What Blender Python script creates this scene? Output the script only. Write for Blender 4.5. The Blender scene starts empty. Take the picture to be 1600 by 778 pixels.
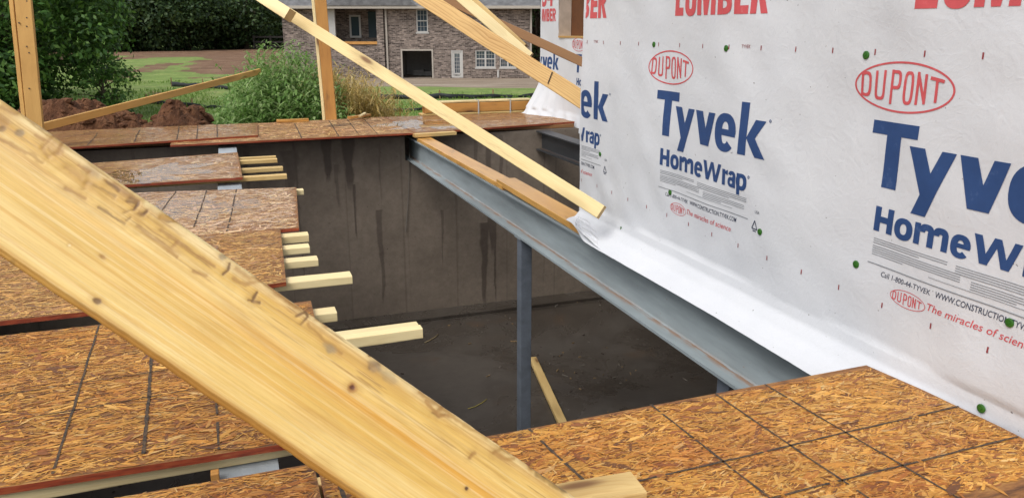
import bpy, bmesh, math, random
import numpy as np
from mathutils import Vector, Matrix

random.seed(7)
S = bpy.context.scene
COL = S.collection

# ------------------------------------------------------------------ camera
CAM_H = 1.05                      # eye height above the top of the deck (deck top is z = 0)
PITCH = math.radians(15.777); YAW = math.radians(19.833)
FPX = 1214.0; CX, CY = 800.0, 389.0
cd = bpy.data.cameras.new('camera'); cam = bpy.data.objects.new('camera', cd); COL.objects.link(cam)
cam.location = (0, 0, CAM_H)
cam.rotation_euler = (math.pi/2 - PITCH, 0, -YAW)
cd.sensor_fit = 'HORIZONTAL'; cd.sensor_width = 36; cd.lens = FPX/1600*36
cd.clip_start = 0.05; cd.clip_end = 1000
S.camera = cam

# ------------------------------------------------------------------ sky, sun, exposure (bright overcast)
W = bpy.data.worlds.new('World'); S.world = W; W.use_nodes = True
wn = W.node_tree.nodes; wl = W.node_tree.links
bg = wn['Background']
sky = wn.new('ShaderNodeTexSky'); sky.sky_type = 'NISHITA'; sky.sun_disc = False
SUN_DIR = Vector((-0.62, -0.42, 1.0)).normalized()
sky.sun_elevation = math.asin(SUN_DIR.z); sky.sun_rotation = math.atan2(SUN_DIR.x, SUN_DIR.y)
sky.dust_density = 3.0; sky.air_density = 1.0
hs = wn.new('ShaderNodeHueSaturation'); hs.inputs['Saturation'].default_value = 0.24
wl.new(sky.outputs[0], hs.inputs['Color']); wl.new(hs.outputs[0], bg.inputs['Color'])
bg.inputs['Strength'].default_value = 0.15
sd = bpy.data.lights.new('sun', 'SUN'); sun = bpy.data.objects.new('sun', sd); COL.objects.link(sun)
sd.energy = 1.4; sd.angle = math.radians(35); sd.color = (1.0, 0.965, 0.91)
sun.rotation_euler = (-SUN_DIR).to_track_quat('-Z', 'Y').to_euler()
S.view_settings.view_transform = 'Standard'; S.view_settings.look = 'None'
S.view_settings.exposure = 0.32; S.view_settings.gamma = 1.0

# ------------------------------------------------------------------ points read off the photograph, put on real planes
_fw = np.array([math.sin(YAW)*math.cos(PITCH), math.cos(YAW)*math.cos(PITCH), -math.sin(PITCH)])
_rt = np.array([math.cos(YAW), -math.sin(YAW), 0.0]); _up = np.cross(_rt, _fw)
_C = np.array([0, 0, CAM_H])
def ray(u, v): return _fw + _rt*(u-CX)/FPX + _up*(CY-v)/FPX
def on_z(u, v, z): d = ray(u, v); return Vector(_C + d*((z-CAM_H)/d[2]))
def on_x(u, v, x): d = ray(u, v); return Vector(_C + d*(x/d[0]))
def on_y(u, v, y): d = ray(u, v); return Vector(_C + d*(y/d[1]))
def at_d(u, v, d): return Vector(_C + ray(u, v)*d)

# ------------------------------------------------------------------ object helpers
def tag(o, label=None, cat=None, group=None, kind=None):
    if label: o['label'] = label
    if cat: o['category'] = cat
    if group: o['group'] = group
    if kind: o['kind'] = kind
    return o
def empty(name, loc=(0, 0, 0), rz=0):
    o = bpy.data.objects.new(name, None); COL.objects.link(o); o.location = loc; o.rotation_euler = (0, 0, rz)
    o.empty_display_size = 0.1
    return o
def mesh_obj(name, verts, faces, mats, parent=None, midx=None, smooth=False, cols=None, loc=None):
    """verts (N,3); faces list of tuples or (M,k) array; cols: per-face RGB"""
    me = bpy.data.meshes.new(name)
    if isinstance(faces, np.ndarray):
        nf, k = faces.shape
        me.vertices.add(len(verts)); me.vertices.foreach_set('co', np.asarray(verts, np.float32).ravel())
        me.loops.add(nf*k); me.loops.foreach_set('vertex_index', faces.astype(np.int32).ravel())
        me.polygons.add(nf); me.polygons.foreach_set('loop_start', np.arange(0, nf*k, k, dtype=np.int32))
        try: me.polygons.foreach_set('loop_total', np.full(nf, k, np.int32))
        except Exception: pass
        me.update(calc_edges=True)
    else:
        me.from_pydata([tuple(map(float, v)) for v in verts], [], faces); me.update()
    if not isinstance(mats, (list, tuple)): mats = [mats]
    for m in mats: me.materials.append(m)
    if midx is not None: me.polygons.foreach_set('material_index', np.asarray(midx, np.int32))
    if smooth: me.polygons.foreach_set('use_smooth', np.ones(len(me.polygons), bool))
    if cols is not None:
        a = me.color_attributes.new('tint', 'FLOAT_COLOR', 'CORNER')
        lt = np.zeros(len(me.polygons), np.int32); me.polygons.foreach_get('loop_total', lt)
        c = np.repeat(np.asarray(cols, np.float32), lt, axis=0)
        c4 = np.ones((len(c), 4), np.float32); c4[:, :3] = c
        a.data.foreach_set('color', c4.ravel())
    me.validate()
    o = bpy.data.objects.new(name, me); COL.objects.link(o)
    if parent: o.parent = parent
    if loc is not None: o.location = loc
    return o

class MB:
    """collects boxes, bars and tubes into one mesh"""
    def __init__(s): s.v = []; s.f = []; s.m = []
    def add(s, vs, fs, m=0):
        b = len(s.v); s.v += [tuple(v) for v in vs]
        for f in fs: s.f.append(tuple(i+b for i in f)); s.m.append(m)
    def box(s, x0, y0, z0, x1, y1, z1, m=0, M=None):
        vs = [Vector((x, y, z)) for z in (z0, z1) for y in (y0, y1) for x in (x0, x1)]
        if M is not None: vs = [M @ v for v in vs]
        s.add(vs, [(0, 2, 3, 1), (4, 5, 7, 6), (0, 1, 5, 4), (2, 6, 7, 3), (0, 4, 6, 2), (1, 3, 7, 5)], m)
    def prism(s, poly, z0, z1, m=0):
        n = len(poly)
        vs = [(x, y, z0) for x, y in poly] + [(x, y, z1) for x, y in poly]
        s.add(vs, [tuple(range(n))[::-1], tuple(range(n, 2*n))] + [(i, (i+1) % n, n+(i+1) % n, n+i) for i in range(n)], m)
    def tube(s, pts, rads, n=8, m=0, caps=True):
        pts = [Vector(p) for p in pts]; base = len(s.v); vs = []
        for i, p in enumerate(pts):
            d = (pts[min(i+1, len(pts)-1)] - pts[max(i-1, 0)]).normalized()
            a = d.orthogonal().normalized() if abs(d.z) > .9 else d.cross(Vector((0, 0, 1))).normalized()
            b = d.cross(a)
            for k in range(n):
                t = 2*math.pi*k/n; vs.append(p + (a*math.cos(t) + b*math.sin(t))*rads[i])
        fs = []
        for i in range(len(pts)-1):
            for k in range(n):
                fs.append((i*n+k, i*n+(k+1) % n, (i+1)*n+(k+1) % n, (i+1)*n+k))
        if caps: fs += [tuple(range(n))[::-1], tuple((len(pts)-1)*n+k for k in range(n))]
        s.add(vs, fs, m)
    def build(s, name, mats, parent=None, smooth=False, bevel=0, loc=None):
        o = mesh_obj(name, s.v, s.f, mats, parent, s.m, smooth, loc=loc)
        if bevel:
            bm = bmesh.new(); bm.from_mesh(o.data)
            bmesh.ops.bevel(bm, geom=bm.edges[:], offset=bevel, segments=2, affect='EDGES', profile=.6)
            bm.to_mesh(o.data); bm.free()
        return o

# ------------------------------------------------------------------ numpy noise
def vnoise(x, y, seed=0):
    x = np.asarray(x, float); y = np.asarray(y, float)
    xi = np.floor(x).astype(np.int64); yi = np.floor(y).astype(np.int64)
    fx = x-xi; fy = y-yi; fx = fx*fx*(3-2*fx); fy = fy*fy*(3-2*fy)
    def h(a, b):
        n = (a*374761393 + b*668265263 + seed*1442695041) & 0xffffffff
        n = ((n ^ (n >> 13))*1274126177) & 0xffffffff
        return ((n ^ (n >> 16)) & 0xffff)/65535.0
    return (h(xi, yi)*(1-fx)+h(xi+1, yi)*fx)*(1-fy) + (h(xi, yi+1)*(1-fx)+h(xi+1, yi+1)*fx)*fy
def fbm(x, y, seed=0, o=4):
    t = 0; a = .5; s = 0
    for k in range(o):
        t = t + a*vnoise(np.asarray(x)*2**k, np.asarray(y)*2**k, seed+k*17); s += a; a *= .5
    return t/s
def sstep(a, b, x):
    t = np.clip((np.asarray(x, float)-a)/(b-a), 0, 1); return t*t*(3-2*t)

# ------------------------------------------------------------------ materials
class NT:
    def __init__(s, name):
        s.m = bpy.data.materials.new(name); s.m.use_nodes = True
        s.t = s.m.node_tree; s.n = s.t.nodes; s.l = s.t.links
        s.b = s.n['Principled BSDF']; s.out = s.n['Material Output']
    def node(s, t, **kw):
        n = s.n.new(t)
        for k, v in kw.items(): setattr(n, k, v)
        return n
    def put(s, sock, v):
        if hasattr(v, 'is_linked') or isinstance(v, bpy.types.NodeSocket): s.l.new(v, sock)
        elif isinstance(v, (tuple, list)) and len(v) == 3 and sock.type == 'RGBA': sock.default_value = (*v, 1)
        else: sock.default_value = v
    def math(s, op, a, b=0.0, clamp=False):
        n = s.node('ShaderNodeMath', operation=op, use_clamp=clamp); s.put(n.inputs[0], a); s.put(n.inputs[1], b); return n.outputs[0]
    def mix(s, f, a, b, mode='MIX'):
        n = s.node('ShaderNodeMix', data_type='RGBA', blend_type=mode); s.put(n.inputs[0], f); s.put(n.inputs[6], a); s.put(n.inputs[7], b); return n.outputs[2]
    def noise(s, vec, scale, detail=4, rough=.55, dist=0, col=False):
        n = s.node('ShaderNodeTexNoise'); s.put(n.inputs['Vector'], vec); n.inputs['Scale'].default_value = scale
        n.inputs['Detail'].default_value = detail; n.inputs['Roughness'].default_value = rough; n.inputs['Distortion'].default_value = dist
        return n.outputs[1 if col else 0]
    def ramp(s, f, stops, interp='LINEAR'):
        n = s.node('ShaderNodeValToRGB'); s.put(n.inputs[0], f); r = n.color_ramp; r.interpolation = interp
        while len(r.elements) < len(stops): r.elements.new(.5)
        for e, (p, c) in zip(r.elements, stops): e.position = p; e.color = (*c, 1) if len(c) == 3 else c
        return n.outputs[0]
    def step(s, f, a, b):
        n = s.node('ShaderNodeMapRange', interpolation_type='SMOOTHSTEP'); s.put(n.inputs[0], f); n.inputs[1].default_value = a; n.inputs[2].default_value = b; return n.outputs[0]
    def coord(s, kind='Object', scale=(1, 1, 1), off=None):
        c = s.node('ShaderNodeTexCoord').outputs[kind]
        m = s.node('ShaderNodeMapping'); s.l.new(c, m.inputs[0]); m.inputs['Scale'].default_value = scale
        if off is not None: s.l.new(off, m.inputs['Location'])
        return m.outputs[0]
    def bump(s, h, strength=.3, dist=.01):
        n = s.node('ShaderNodeBump'); n.inputs['Strength'].default_value = strength; n.inputs['Distance'].default_value = dist
        s.put(n.inputs['Height'], h); s.l.new(n.outputs[0], s.b.inputs['Normal'])
    def set(s, **kw):
        for k, v in kw.items(): s.put(s.b.inputs[k.replace('_', ' ')], v)
        return s.m

def flat(name, col, rough=.7, metal=0.0, var=.12, scale=6.0, bump=.0):
    n = NT(name); c = n.coord(); f = n.noise(c, scale, 5)
    k = n.ramp(f, [(.3, tuple(x*(1-var) for x in col)), (.7, tuple(min(1, x*(1+var)) for x in col))])
    n.set(Base_Color=k, Roughness=rough, Metallic=metal)
    if bump: n.bump(n.noise(c, scale*6, 5), bump, .01)
    return n.m

def lumber_mat(name, light, dark, knot=(.16, .07, .025), ring=26.0, contrast=.75, weather=.0, rough=.62, wobble=1.0):
    n = NT(name)
    rnd = n.node('ShaderNodeObjectInfo').outputs['Random']
    off = n.node('ShaderNodeCombineXYZ'); n.l.new(n.math('MULTIPLY', rnd, 37.0), off.inputs[0])
    n.l.new(n.math('MULTIPLY', rnd, 3.1), off.inputs[1]); n.l.new(n.math('MULTIPLY', rnd, 5.7), off.inputs[2])
    base = n.coord('Object')
    kc = n.coord('Object', (2.2, 9, 9), off.outputs[0])
    vo = n.node('ShaderNodeTexVoronoi', feature='F1'); n.l.new(kc, vo.inputs['Vector']); vo.inputs['Scale'].default_value = 1.0
    sep = n.node('ShaderNodeSeparateColor'); n.l.new(vo.outputs['Color'], sep.inputs[0])
    rare = n.math('GREATER_THAN', sep.outputs[0], .62)
    kn = n.math('MULTIPLY', n.math('SUBTRACT', 1.0, n.step(vo.outputs['Distance'], .06, .19)), rare)
    halo = n.math('MULTIPLY', n.math('SUBTRACT', 1.0, n.step(vo.outputs['Distance'], .1, .5)), rare)
    # rings about a pith off to the side, drawn out along the board
    gc = n.coord('Object', (.22, 1, 1))
    wob = n.noise(n.coord('Object', (1.1, 7, 7), off.outputs[0]), 1.0, 3, .5, col=True)
    ad = n.node('ShaderNodeVectorMath', operation='MULTIPLY_ADD'); n.l.new(wob, ad.inputs[0]); ad.inputs[1].default_value = (.05, .07*wobble, .07*wobble); n.l.new(gc, ad.inputs[2])
    of2 = n.node('ShaderNodeCombineXYZ'); n.l.new(n.math('MULTIPLY_ADD', rnd, .06), of2.inputs[1]); of2.inputs[2].default_value = .055
    ad2 = n.node('ShaderNodeVectorMath', operation='ADD'); n.l.new(ad.outputs[0], ad2.inputs[0]); n.l.new(of2.outputs[0], ad2.inputs[1])
    sx = n.node('ShaderNodeSeparateXYZ'); n.l.new(ad2.outputs[0], sx.inputs[0])
    r = n.math('SQRT', n.math('ADD', n.math('MULTIPLY', sx.outputs[1], sx.outputs[1]), n.math('MULTIPLY', sx.outputs[2], sx.outputs[2])))
    r = n.math('ADD', r, n.math('MULTIPLY', sx.outputs[0], .02))
    r = n.math('ADD', r, n.math('MULTIPLY', halo, .02))
    saw = n.math('FRACT', n.math('MULTIPLY', r, ring*4.2))
    band = n.ramp(saw, [(0, (0, 0, 0)), (.55, (.35, .35, .35)), (.85, (1, 1, 1)), (1, (0, 0, 0))])
    fib = n.noise(n.coord('Object', (6, 260, 260), off.outputs[0]), 1.0, 4, .6)
    blo = n.noise(n.coord('Object', (2.5, 10, 10), off.outputs[0]), 1.0, 4, .6)
    f = n.math('ADD', n.math('MULTIPLY', band, .55*contrast), n.math('ADD', n.math('MULTIPLY', n.math('SUBTRACT', fib, .5), .7), n.math('MULTIPLY', n.math('SUBTRACT', blo, .45), 1.3)), True)
    c = n.mix(f, light, dark)
    c = n.mix(n.math('MULTIPLY', halo, .45), c, tuple(x*.6 for x in dark))
    c = n.mix(n.math('MULTIPLY', kn, .9), c, knot)
    if weather:
        st = n.noise(n.coord('Object', (3, 20, 20), off.outputs[0]), 1.0, 6, .7)
        c = n.mix(n.math('MULTIPLY', n.step(st, .55, .75), weather), c, (.10, .05, .025))
    en = n.node('ShaderNodeSeparateXYZ'); n.l.new(n.node('ShaderNodeTexCoord').outputs['Normal'], en.inputs[0])
    c = n.mix(n.math('MULTIPLY', n.step(n.math('ABSOLUTE', en.outputs[0]), .8, .95), .62), c, tuple(x*y for x, y in zip(dark, (.75, .6, .5))))
    # every board its own tone
    hsv = n.node('ShaderNodeHueSaturation'); n.l.new(c, hsv.inputs['Color'])
    n.l.new(n.math('MULTIPLY_ADD', rnd, .28), hsv.inputs['Value'])
    hsv.inputs['Value'].links[0].from_node.inputs[2].default_value = .86
    n.set(Base_Color=hsv.outputs[0], Roughness=rough)
    n.bump(n.math('ADD', n.math('MULTIPLY', fib, .6), n.math('MULTIPLY', band, .5)), .25, .0012)
    return n.m

M = {}
M['spruce'] = lumber_mat('spruce lumber', (.70, .50, .21), (.50, .29, .085))
M['pale'] = lumber_mat('pale fir lumber', (.78, .65, .36), (.60, .44, .19), contrast=.5)
M['bark_edge'] = lumber_mat('pale fir with bark stains', (.76, .60, .30), (.58, .40, .15), contrast=.5, weather=.38)
M['pine'] = lumber_mat('yellow pine lumber', (.68, .44, .17), (.38, .19, .055), contrast=1.15, ring=15, wobble=1.9)
M['fir'] = lumber_mat('orange fir lumber', (.60, .30, .075), (.34, .13, .03), contrast=.8, weather=.6)
M['gold'] = lumber_mat('golden stud lumber', (.68, .40, .12), (.44, .22, .05), contrast=.6)
M['brown'] = lumber_mat('brown shade-toned lumber', (.30, .15, .055), (.17, .075, .028), contrast=.6, weather=.25)  # darker brown carries the shade the far brace stands in
M['nailer'] = lumber_mat('wet lumber', (.72, .40, .11), (.42, .18, .04), contrast=.9, weather=.8, rough=.28)

def osb_flake_mat():
    n = NT('oriented strand flakes')
    a = n.node('ShaderNodeVertexColor'); a.layer_name = 'tint'
    wood = n.noise(n.coord('Object', (40, 160, 40)), 1.0, 3, .6)
    c = n.mix(.55, a.outputs[0], n.ramp(wood, [(.25, (.45, .40, .36)), (.7, (1.12, 1.1, 1.05))]), 'MULTIPLY')
    wet = n.noise(n.coord('Object', (1.2, 2.2, 1)), 1.0, 3, .5)
    n.set(Base_Color=c, Roughness=n.ramp(wet, [(.35, (.36, .36, .36)), (.65, (.62, .62, .62))]))
    n.bump(wood, .15, .001)
    return n.m
def osb_wet_mat():
    n = NT('wet strand flakes')
    a = n.node('ShaderNodeVertexColor'); a.layer_name = 'tint'
    wood = n.noise(n.coord('Object', (40, 160, 40)), 1.0, 3, .6)
    c = n.mix(.5, a.outputs[0], n.ramp(wood, [(.25, (.62, .58, .54)), (.7, (1.1, 1.1, 1.1))]), 'MULTIPLY')
    wet = n.noise(n.coord('Object', (1.6, 3.0, 1)), 1.0, 3, .5)
    n.set(Base_Color=c, Roughness=n.ramp(wet, [(.42, (.07, .07, .07)), (.64, (.30, .30, .30))]), Specular_IOR_Level=1.0)
    return n.m
M['flake'] = osb_flake_mat(); M['flake_wet'] = osb_wet_mat()
def osb_base():
    n = NT('strand board core'); c = n.coord('Object', (8, 40, 60)); v = n.noise(c, 1.0, 5, .7)
    n.set(Base_Color=n.ramp(v, [(.3, (.05, .018, .008)), (.5, (.24, .10, .028)), (.7, (.42, .22, .06))]), Roughness=.6)  # dark reddish tone paints the shadow gaps between strands
    return n.m
M['osb_base'] = osb_base()
def red_edge():
    n = NT('red sealed board edge'); v = n.noise(n.coord('Object', (14, 14, 90)), 1.0, 5, .65)
    n.set(Base_Color=n.ramp(v, [(.3, (.13, .022, .009)), (.55, (.30, .050, .016)), (.8, (.36, .14, .045))]), Roughness=.6); return n.m
M['red_edge'] = red_edge()
def chalk():
    n = NT('black printed nail line'); v = n.noise(n.coord('Object', (90, 90, 90)), 1.0, 3, .6)
    n.set(Base_Color=n.ramp(v, [(.35, (.030, .024, .020)), (.7, (.13, .075, .035))]), Roughness=.7); return n.m
M['line'] = chalk()

def steel(name, col, rust=.5):
    n = NT(name); c = n.coord()
    v = n.noise(n.coord('Object', (6, 1.2, 8)), 1.0, 6, .65)
    k = n.ramp(v, [(.3, tuple(x*.72 for x in col)), (.5, col), (.72, tuple(min(1, x*1.3) for x in col))])
    g = n.node('ShaderNodeNewGeometry'); sx = n.node('ShaderNodeSeparateXYZ'); n.l.new(g.outputs['Normal'], sx.inputs[0])
    up = n.step(sx.outputs[2], .6, .9)
    rv = n.noise(n.coord('Object', (30, 5, 30)), 1.0, 6, .72)
    sp = n.noise(n.coord('Object', (45, 30, 45)), 1.0, 4, .6)
    so = n.node('ShaderNodeSeparateXYZ'); n.l.new(c, so.inputs[0])
    near = n.math('SUBTRACT', 1.0, n.step(n.math('ABSOLUTE', so.outputs[0]), .012, .06))
    low = n.math('LESS_THAN', so.outputs[2], -.1)
    f = n.math('MULTIPLY', n.math('MULTIPLY', n.math('MULTIPLY', up, near), low), n.step(rv, .38, .56))
    f2 = n.math('MULTIPLY', n.step(sp, .69, .73), .5)
    k = n.mix(n.math('MULTIPLY', n.math('MULTIPLY', n.math('MAXIMUM', f, f2), .8), rust), k, (.26, .11, .03))
    n.set(Base_Color=k, Roughness=.42, Metallic=.0, Specular_IOR_Level=.5)
    n.bump(n.noise(c, 60, 3), .05, .003)
    return n.m
M['steel'] = steel('grey primed steel', (.27, .31, .325), 1.0)
M['steel_dark'] = steel('dark primed steel', (.035, .038, .042), .3)
M['steel_skylit'] = steel('pale sky-toned steel', (.36, .40, .43), .15)  # same grey primer made paler: wet sky reflection put into the colour

def concrete(name, a, b, wall=True):
    n = NT(name); c = n.coord()
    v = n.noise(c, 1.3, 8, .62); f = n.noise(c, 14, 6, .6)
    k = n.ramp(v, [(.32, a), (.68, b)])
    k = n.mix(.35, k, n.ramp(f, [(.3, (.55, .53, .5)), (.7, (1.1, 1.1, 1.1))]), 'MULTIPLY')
    if wall:
        # form seams every 0.6 m and water runs
        so = n.node('ShaderNodeSeparateXYZ'); n.l.new(c, so.inputs[0])
        xy = n.math('ADD', so.outputs[0], n.math('MULTIPLY', so.outputs[1], 1.0))
        fr = n.math('FRACT', n.math('MULTIPLY', xy, 1.63))
        seam = n.math('SUBTRACT', 1.0, n.step(n.math('ABSOLUTE', n.math('SUBTRACT', fr, .5)), .004, .012))
        run = n.noise(n.coord('Object', (3.4, 3.4, .16)), 1.0, 4, .55)
        drip = n.step(run, .56, .64)
        k = n.mix(n.math('MULTIPLY', drip, .30), k, (.016, .013, .010))
        k = n.mix(n.math('MULTIPLY', seam, .0), k, (.016, .013, .010))
        pit = n.noise(c, 60, 2); k = n.mix(n.math('MULTIPLY', n.step(pit, .70, .75), .6), k, (.03, .026, .022))
        n.set(Base_Color=k, Roughness=.75)
    else:
        wet = n.noise(c, .9, 5, .6, 1.0)
        k = n.mix(n.math('MULTIPLY', n.step(wet, .35, .65), .45), k, (.035, .026, .019))
        rs = n.noise(n.coord('Object', (1, 1, 1)), 1.6, 5, .6); k = n.mix(n.math('MULTIPLY', n.step(rs, .58, .72), .35), k, (.10, .052, .022))
        sp = n.noise(c, 26, 3, .5); k = n.mix(n.math('MULTIPLY', n.step(sp, .70, .74), .6), k, (.14, .12, .10))
        n.set(Base_Color=k, Roughness=n.ramp(wet, [(.4, (.42, .42, .42)), (.6, (.16, .16, .16))]))
    n.bump(f, .15, .01)
    return n.m
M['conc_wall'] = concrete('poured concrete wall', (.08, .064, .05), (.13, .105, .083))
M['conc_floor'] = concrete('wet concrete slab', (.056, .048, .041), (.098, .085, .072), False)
M['conc_out'] = flat('footing concrete', (.28, .26, .23), .85, var=.2)

def wrapmat():
    n = NT('white woven house wrap'); c = n.coord()
    big = n.noise(c, 2.2, 5, .6); f = n.noise(c, 38, 5, .62); g = n.noise(c, 7, 4, .5, .6)
    k = n.ramp(big, [(.3, (.585, .60, .633)), (.7, (.628, .641, .668))])
    dirt = n.noise(c, 22, 5, .7); k = n.mix(n.math('MULTIPLY', n.step(dirt, .66, .78), .22), k, (.42, .38, .34))
    spk = n.noise(c, 75, 2, .4); k = n.mix(n.math('MULTIPLY', n.step(spk, .765, .78), .75), k, (.08, .065, .055))
    fib = n.noise(n.coord('Object', (40, 40, 40)), 3.0, 3, .7, 2.0)
    k = n.mix(.10, k, n.ramp(fib, [(.35, (.5, .5, .52)), (.65, (1, 1, 1))]), 'MULTIPLY')
    n.set(Base_Color=k, Roughness=.55, Specular_IOR_Level=.35)
    cr = n.noise(c, 16, 4, .55, 1.2)
    vc = n.node('ShaderNodeTexVoronoi', feature='DISTANCE_TO_EDGE'); n.l.new(n.noise(n.coord('Object', (1, 1, 1)), 3.0, 3, .6, .5, col=True), vc.inputs['Vector']); vc.inputs['Scale'].default_value = 9
    fold_ = n.math('SUBTRACT', 1.0, n.step(vc.outputs[0], .0, .10)); cr = n.math('ADD', cr, n.math('MULTIPLY', fold_, .085))
    n.bump(n.math('ADD', n.math('MULTIPLY', cr, .8), n.math('ADD', n.math('MULTIPLY', g, .9), n.math('MULTIPLY', f, .25))), .22, .010)
    return n.m
M['wrap'] = wrapmat()
def ink(name, col, pale):
    n = NT(name); v = n.noise(n.coord(), 26, 5, .65)
    n.set(Base_Color=n.ramp(v, [(.34, col), (.62, tuple(x*1.12 for x in col)), (.8, pale)]), Roughness=.5, Specular_IOR_Level=.3); return n.m
M['ink_blue'] = ink('blue ink', (.024, .058, .165), (.08, .13, .26))
M['ink_red'] = ink('red ink', (.52, .085, .095), (.62, .25, .25))
M['ink_tick'] = ink('dark red ink', (.25, .045, .05), (.45, .2, .2))
M['ink_grey'] = ink('grey ink', (.20, .21, .23), (.32, .32, .34))
M['ink_navy'] = ink('dark ink', (.035, .045, .08), (.10, .11, .14))
M['green_cap'] = flat('green plastic cap', (.026, .115, .012), .35, var=.15, scale=30)
M['white_paint'] = flat('white trim paint', (.47, .46, .44), .5, var=.05)
M['tan_wrap'] = flat('tan jamb wrap', (.44, .37, .31), .7, var=.15, scale=9)  # jamb wrap, tan and darker than the wall wrap
M['osb_brown'] = lumber_mat('brown window buck', (.16, .062, .016), (.085, .03, .009), contrast=.5)
M['black_fabric'] = flat('black silt fabric', (.014, .016, .020), .55, var=.3, scale=4)
M['stake'] = flat('stake wood', (.30, .20, .10), .8)
M['bark'] = flat('bark', (.075, .055, .04), .9, var=.35, scale=9, bump=.6)

def soil(name, stops, bump=.8, s=5):
    n = NT(name); c = n.coord(); v = n.noise(c, s, 8, .68); 
    k = n.ramp(v, stops); g = n.noise(c, s*9, 5, .7)
    k = n.mix(.5, k, n.ramp(g, [(.3, (.55, .5, .48)), (.7, (1.15, 1.15, 1.15))]), 'MULTIPLY')
    n.set(Base_Color=k, Roughness=.92); n.bump(n.math('ADD', v, n.math('MULTIPLY', g, .5)), bump, .06); return n.m
M['mound'] = soil('red brown dug soil', [(.3, (.068, .025, .009)), (.5, (.165, .066, .026)), (.72, (.29, .140, .064))], 1.0, 7)

def leafmat(name, a, b, c3, trans=.35):
    n = NT(name)
    g = n.node('ShaderNodeNewGeometry')
    k = n.ramp(g.outputs['Random Per Island'], [(0, a), (.55, b), (1, c3)])
    n.set(Base_Color=k, Roughness=.5, Specular_IOR_Level=.35)
    tr = n.node('ShaderNodeBsdfTranslucent'); n.l.new(n.mix(.5, k, (.10, .14, .02)), tr.inputs[0])
    mx = n.node('ShaderNodeMixShader'); mx.inputs[0].default_value = trans
    n.l.new(n.b.outputs[0], mx.inputs[1]); n.l.new(tr.outputs[0], mx.inputs[2]); n.l.new(mx.outputs[0], n.out.inputs[0])
    return n.m
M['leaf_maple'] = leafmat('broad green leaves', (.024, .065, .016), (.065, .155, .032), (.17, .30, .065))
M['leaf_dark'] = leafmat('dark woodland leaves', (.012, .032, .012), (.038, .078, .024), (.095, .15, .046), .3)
M['leaf_weed'] = leafmat('weed leaves', (.13, .27, .06), (.28, .46, .13), (.50, .62, .30), .55)
M['leaf_dry'] = leafmat('dry straw leaves', (.42, .27, .085), (.62, .44, .15), (.72, .58, .28), .45)
M['grass'] = leafmat('grass blades', (.11, .22, .035), (.18, .32, .055), (.30, .42, .12), .5)

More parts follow.
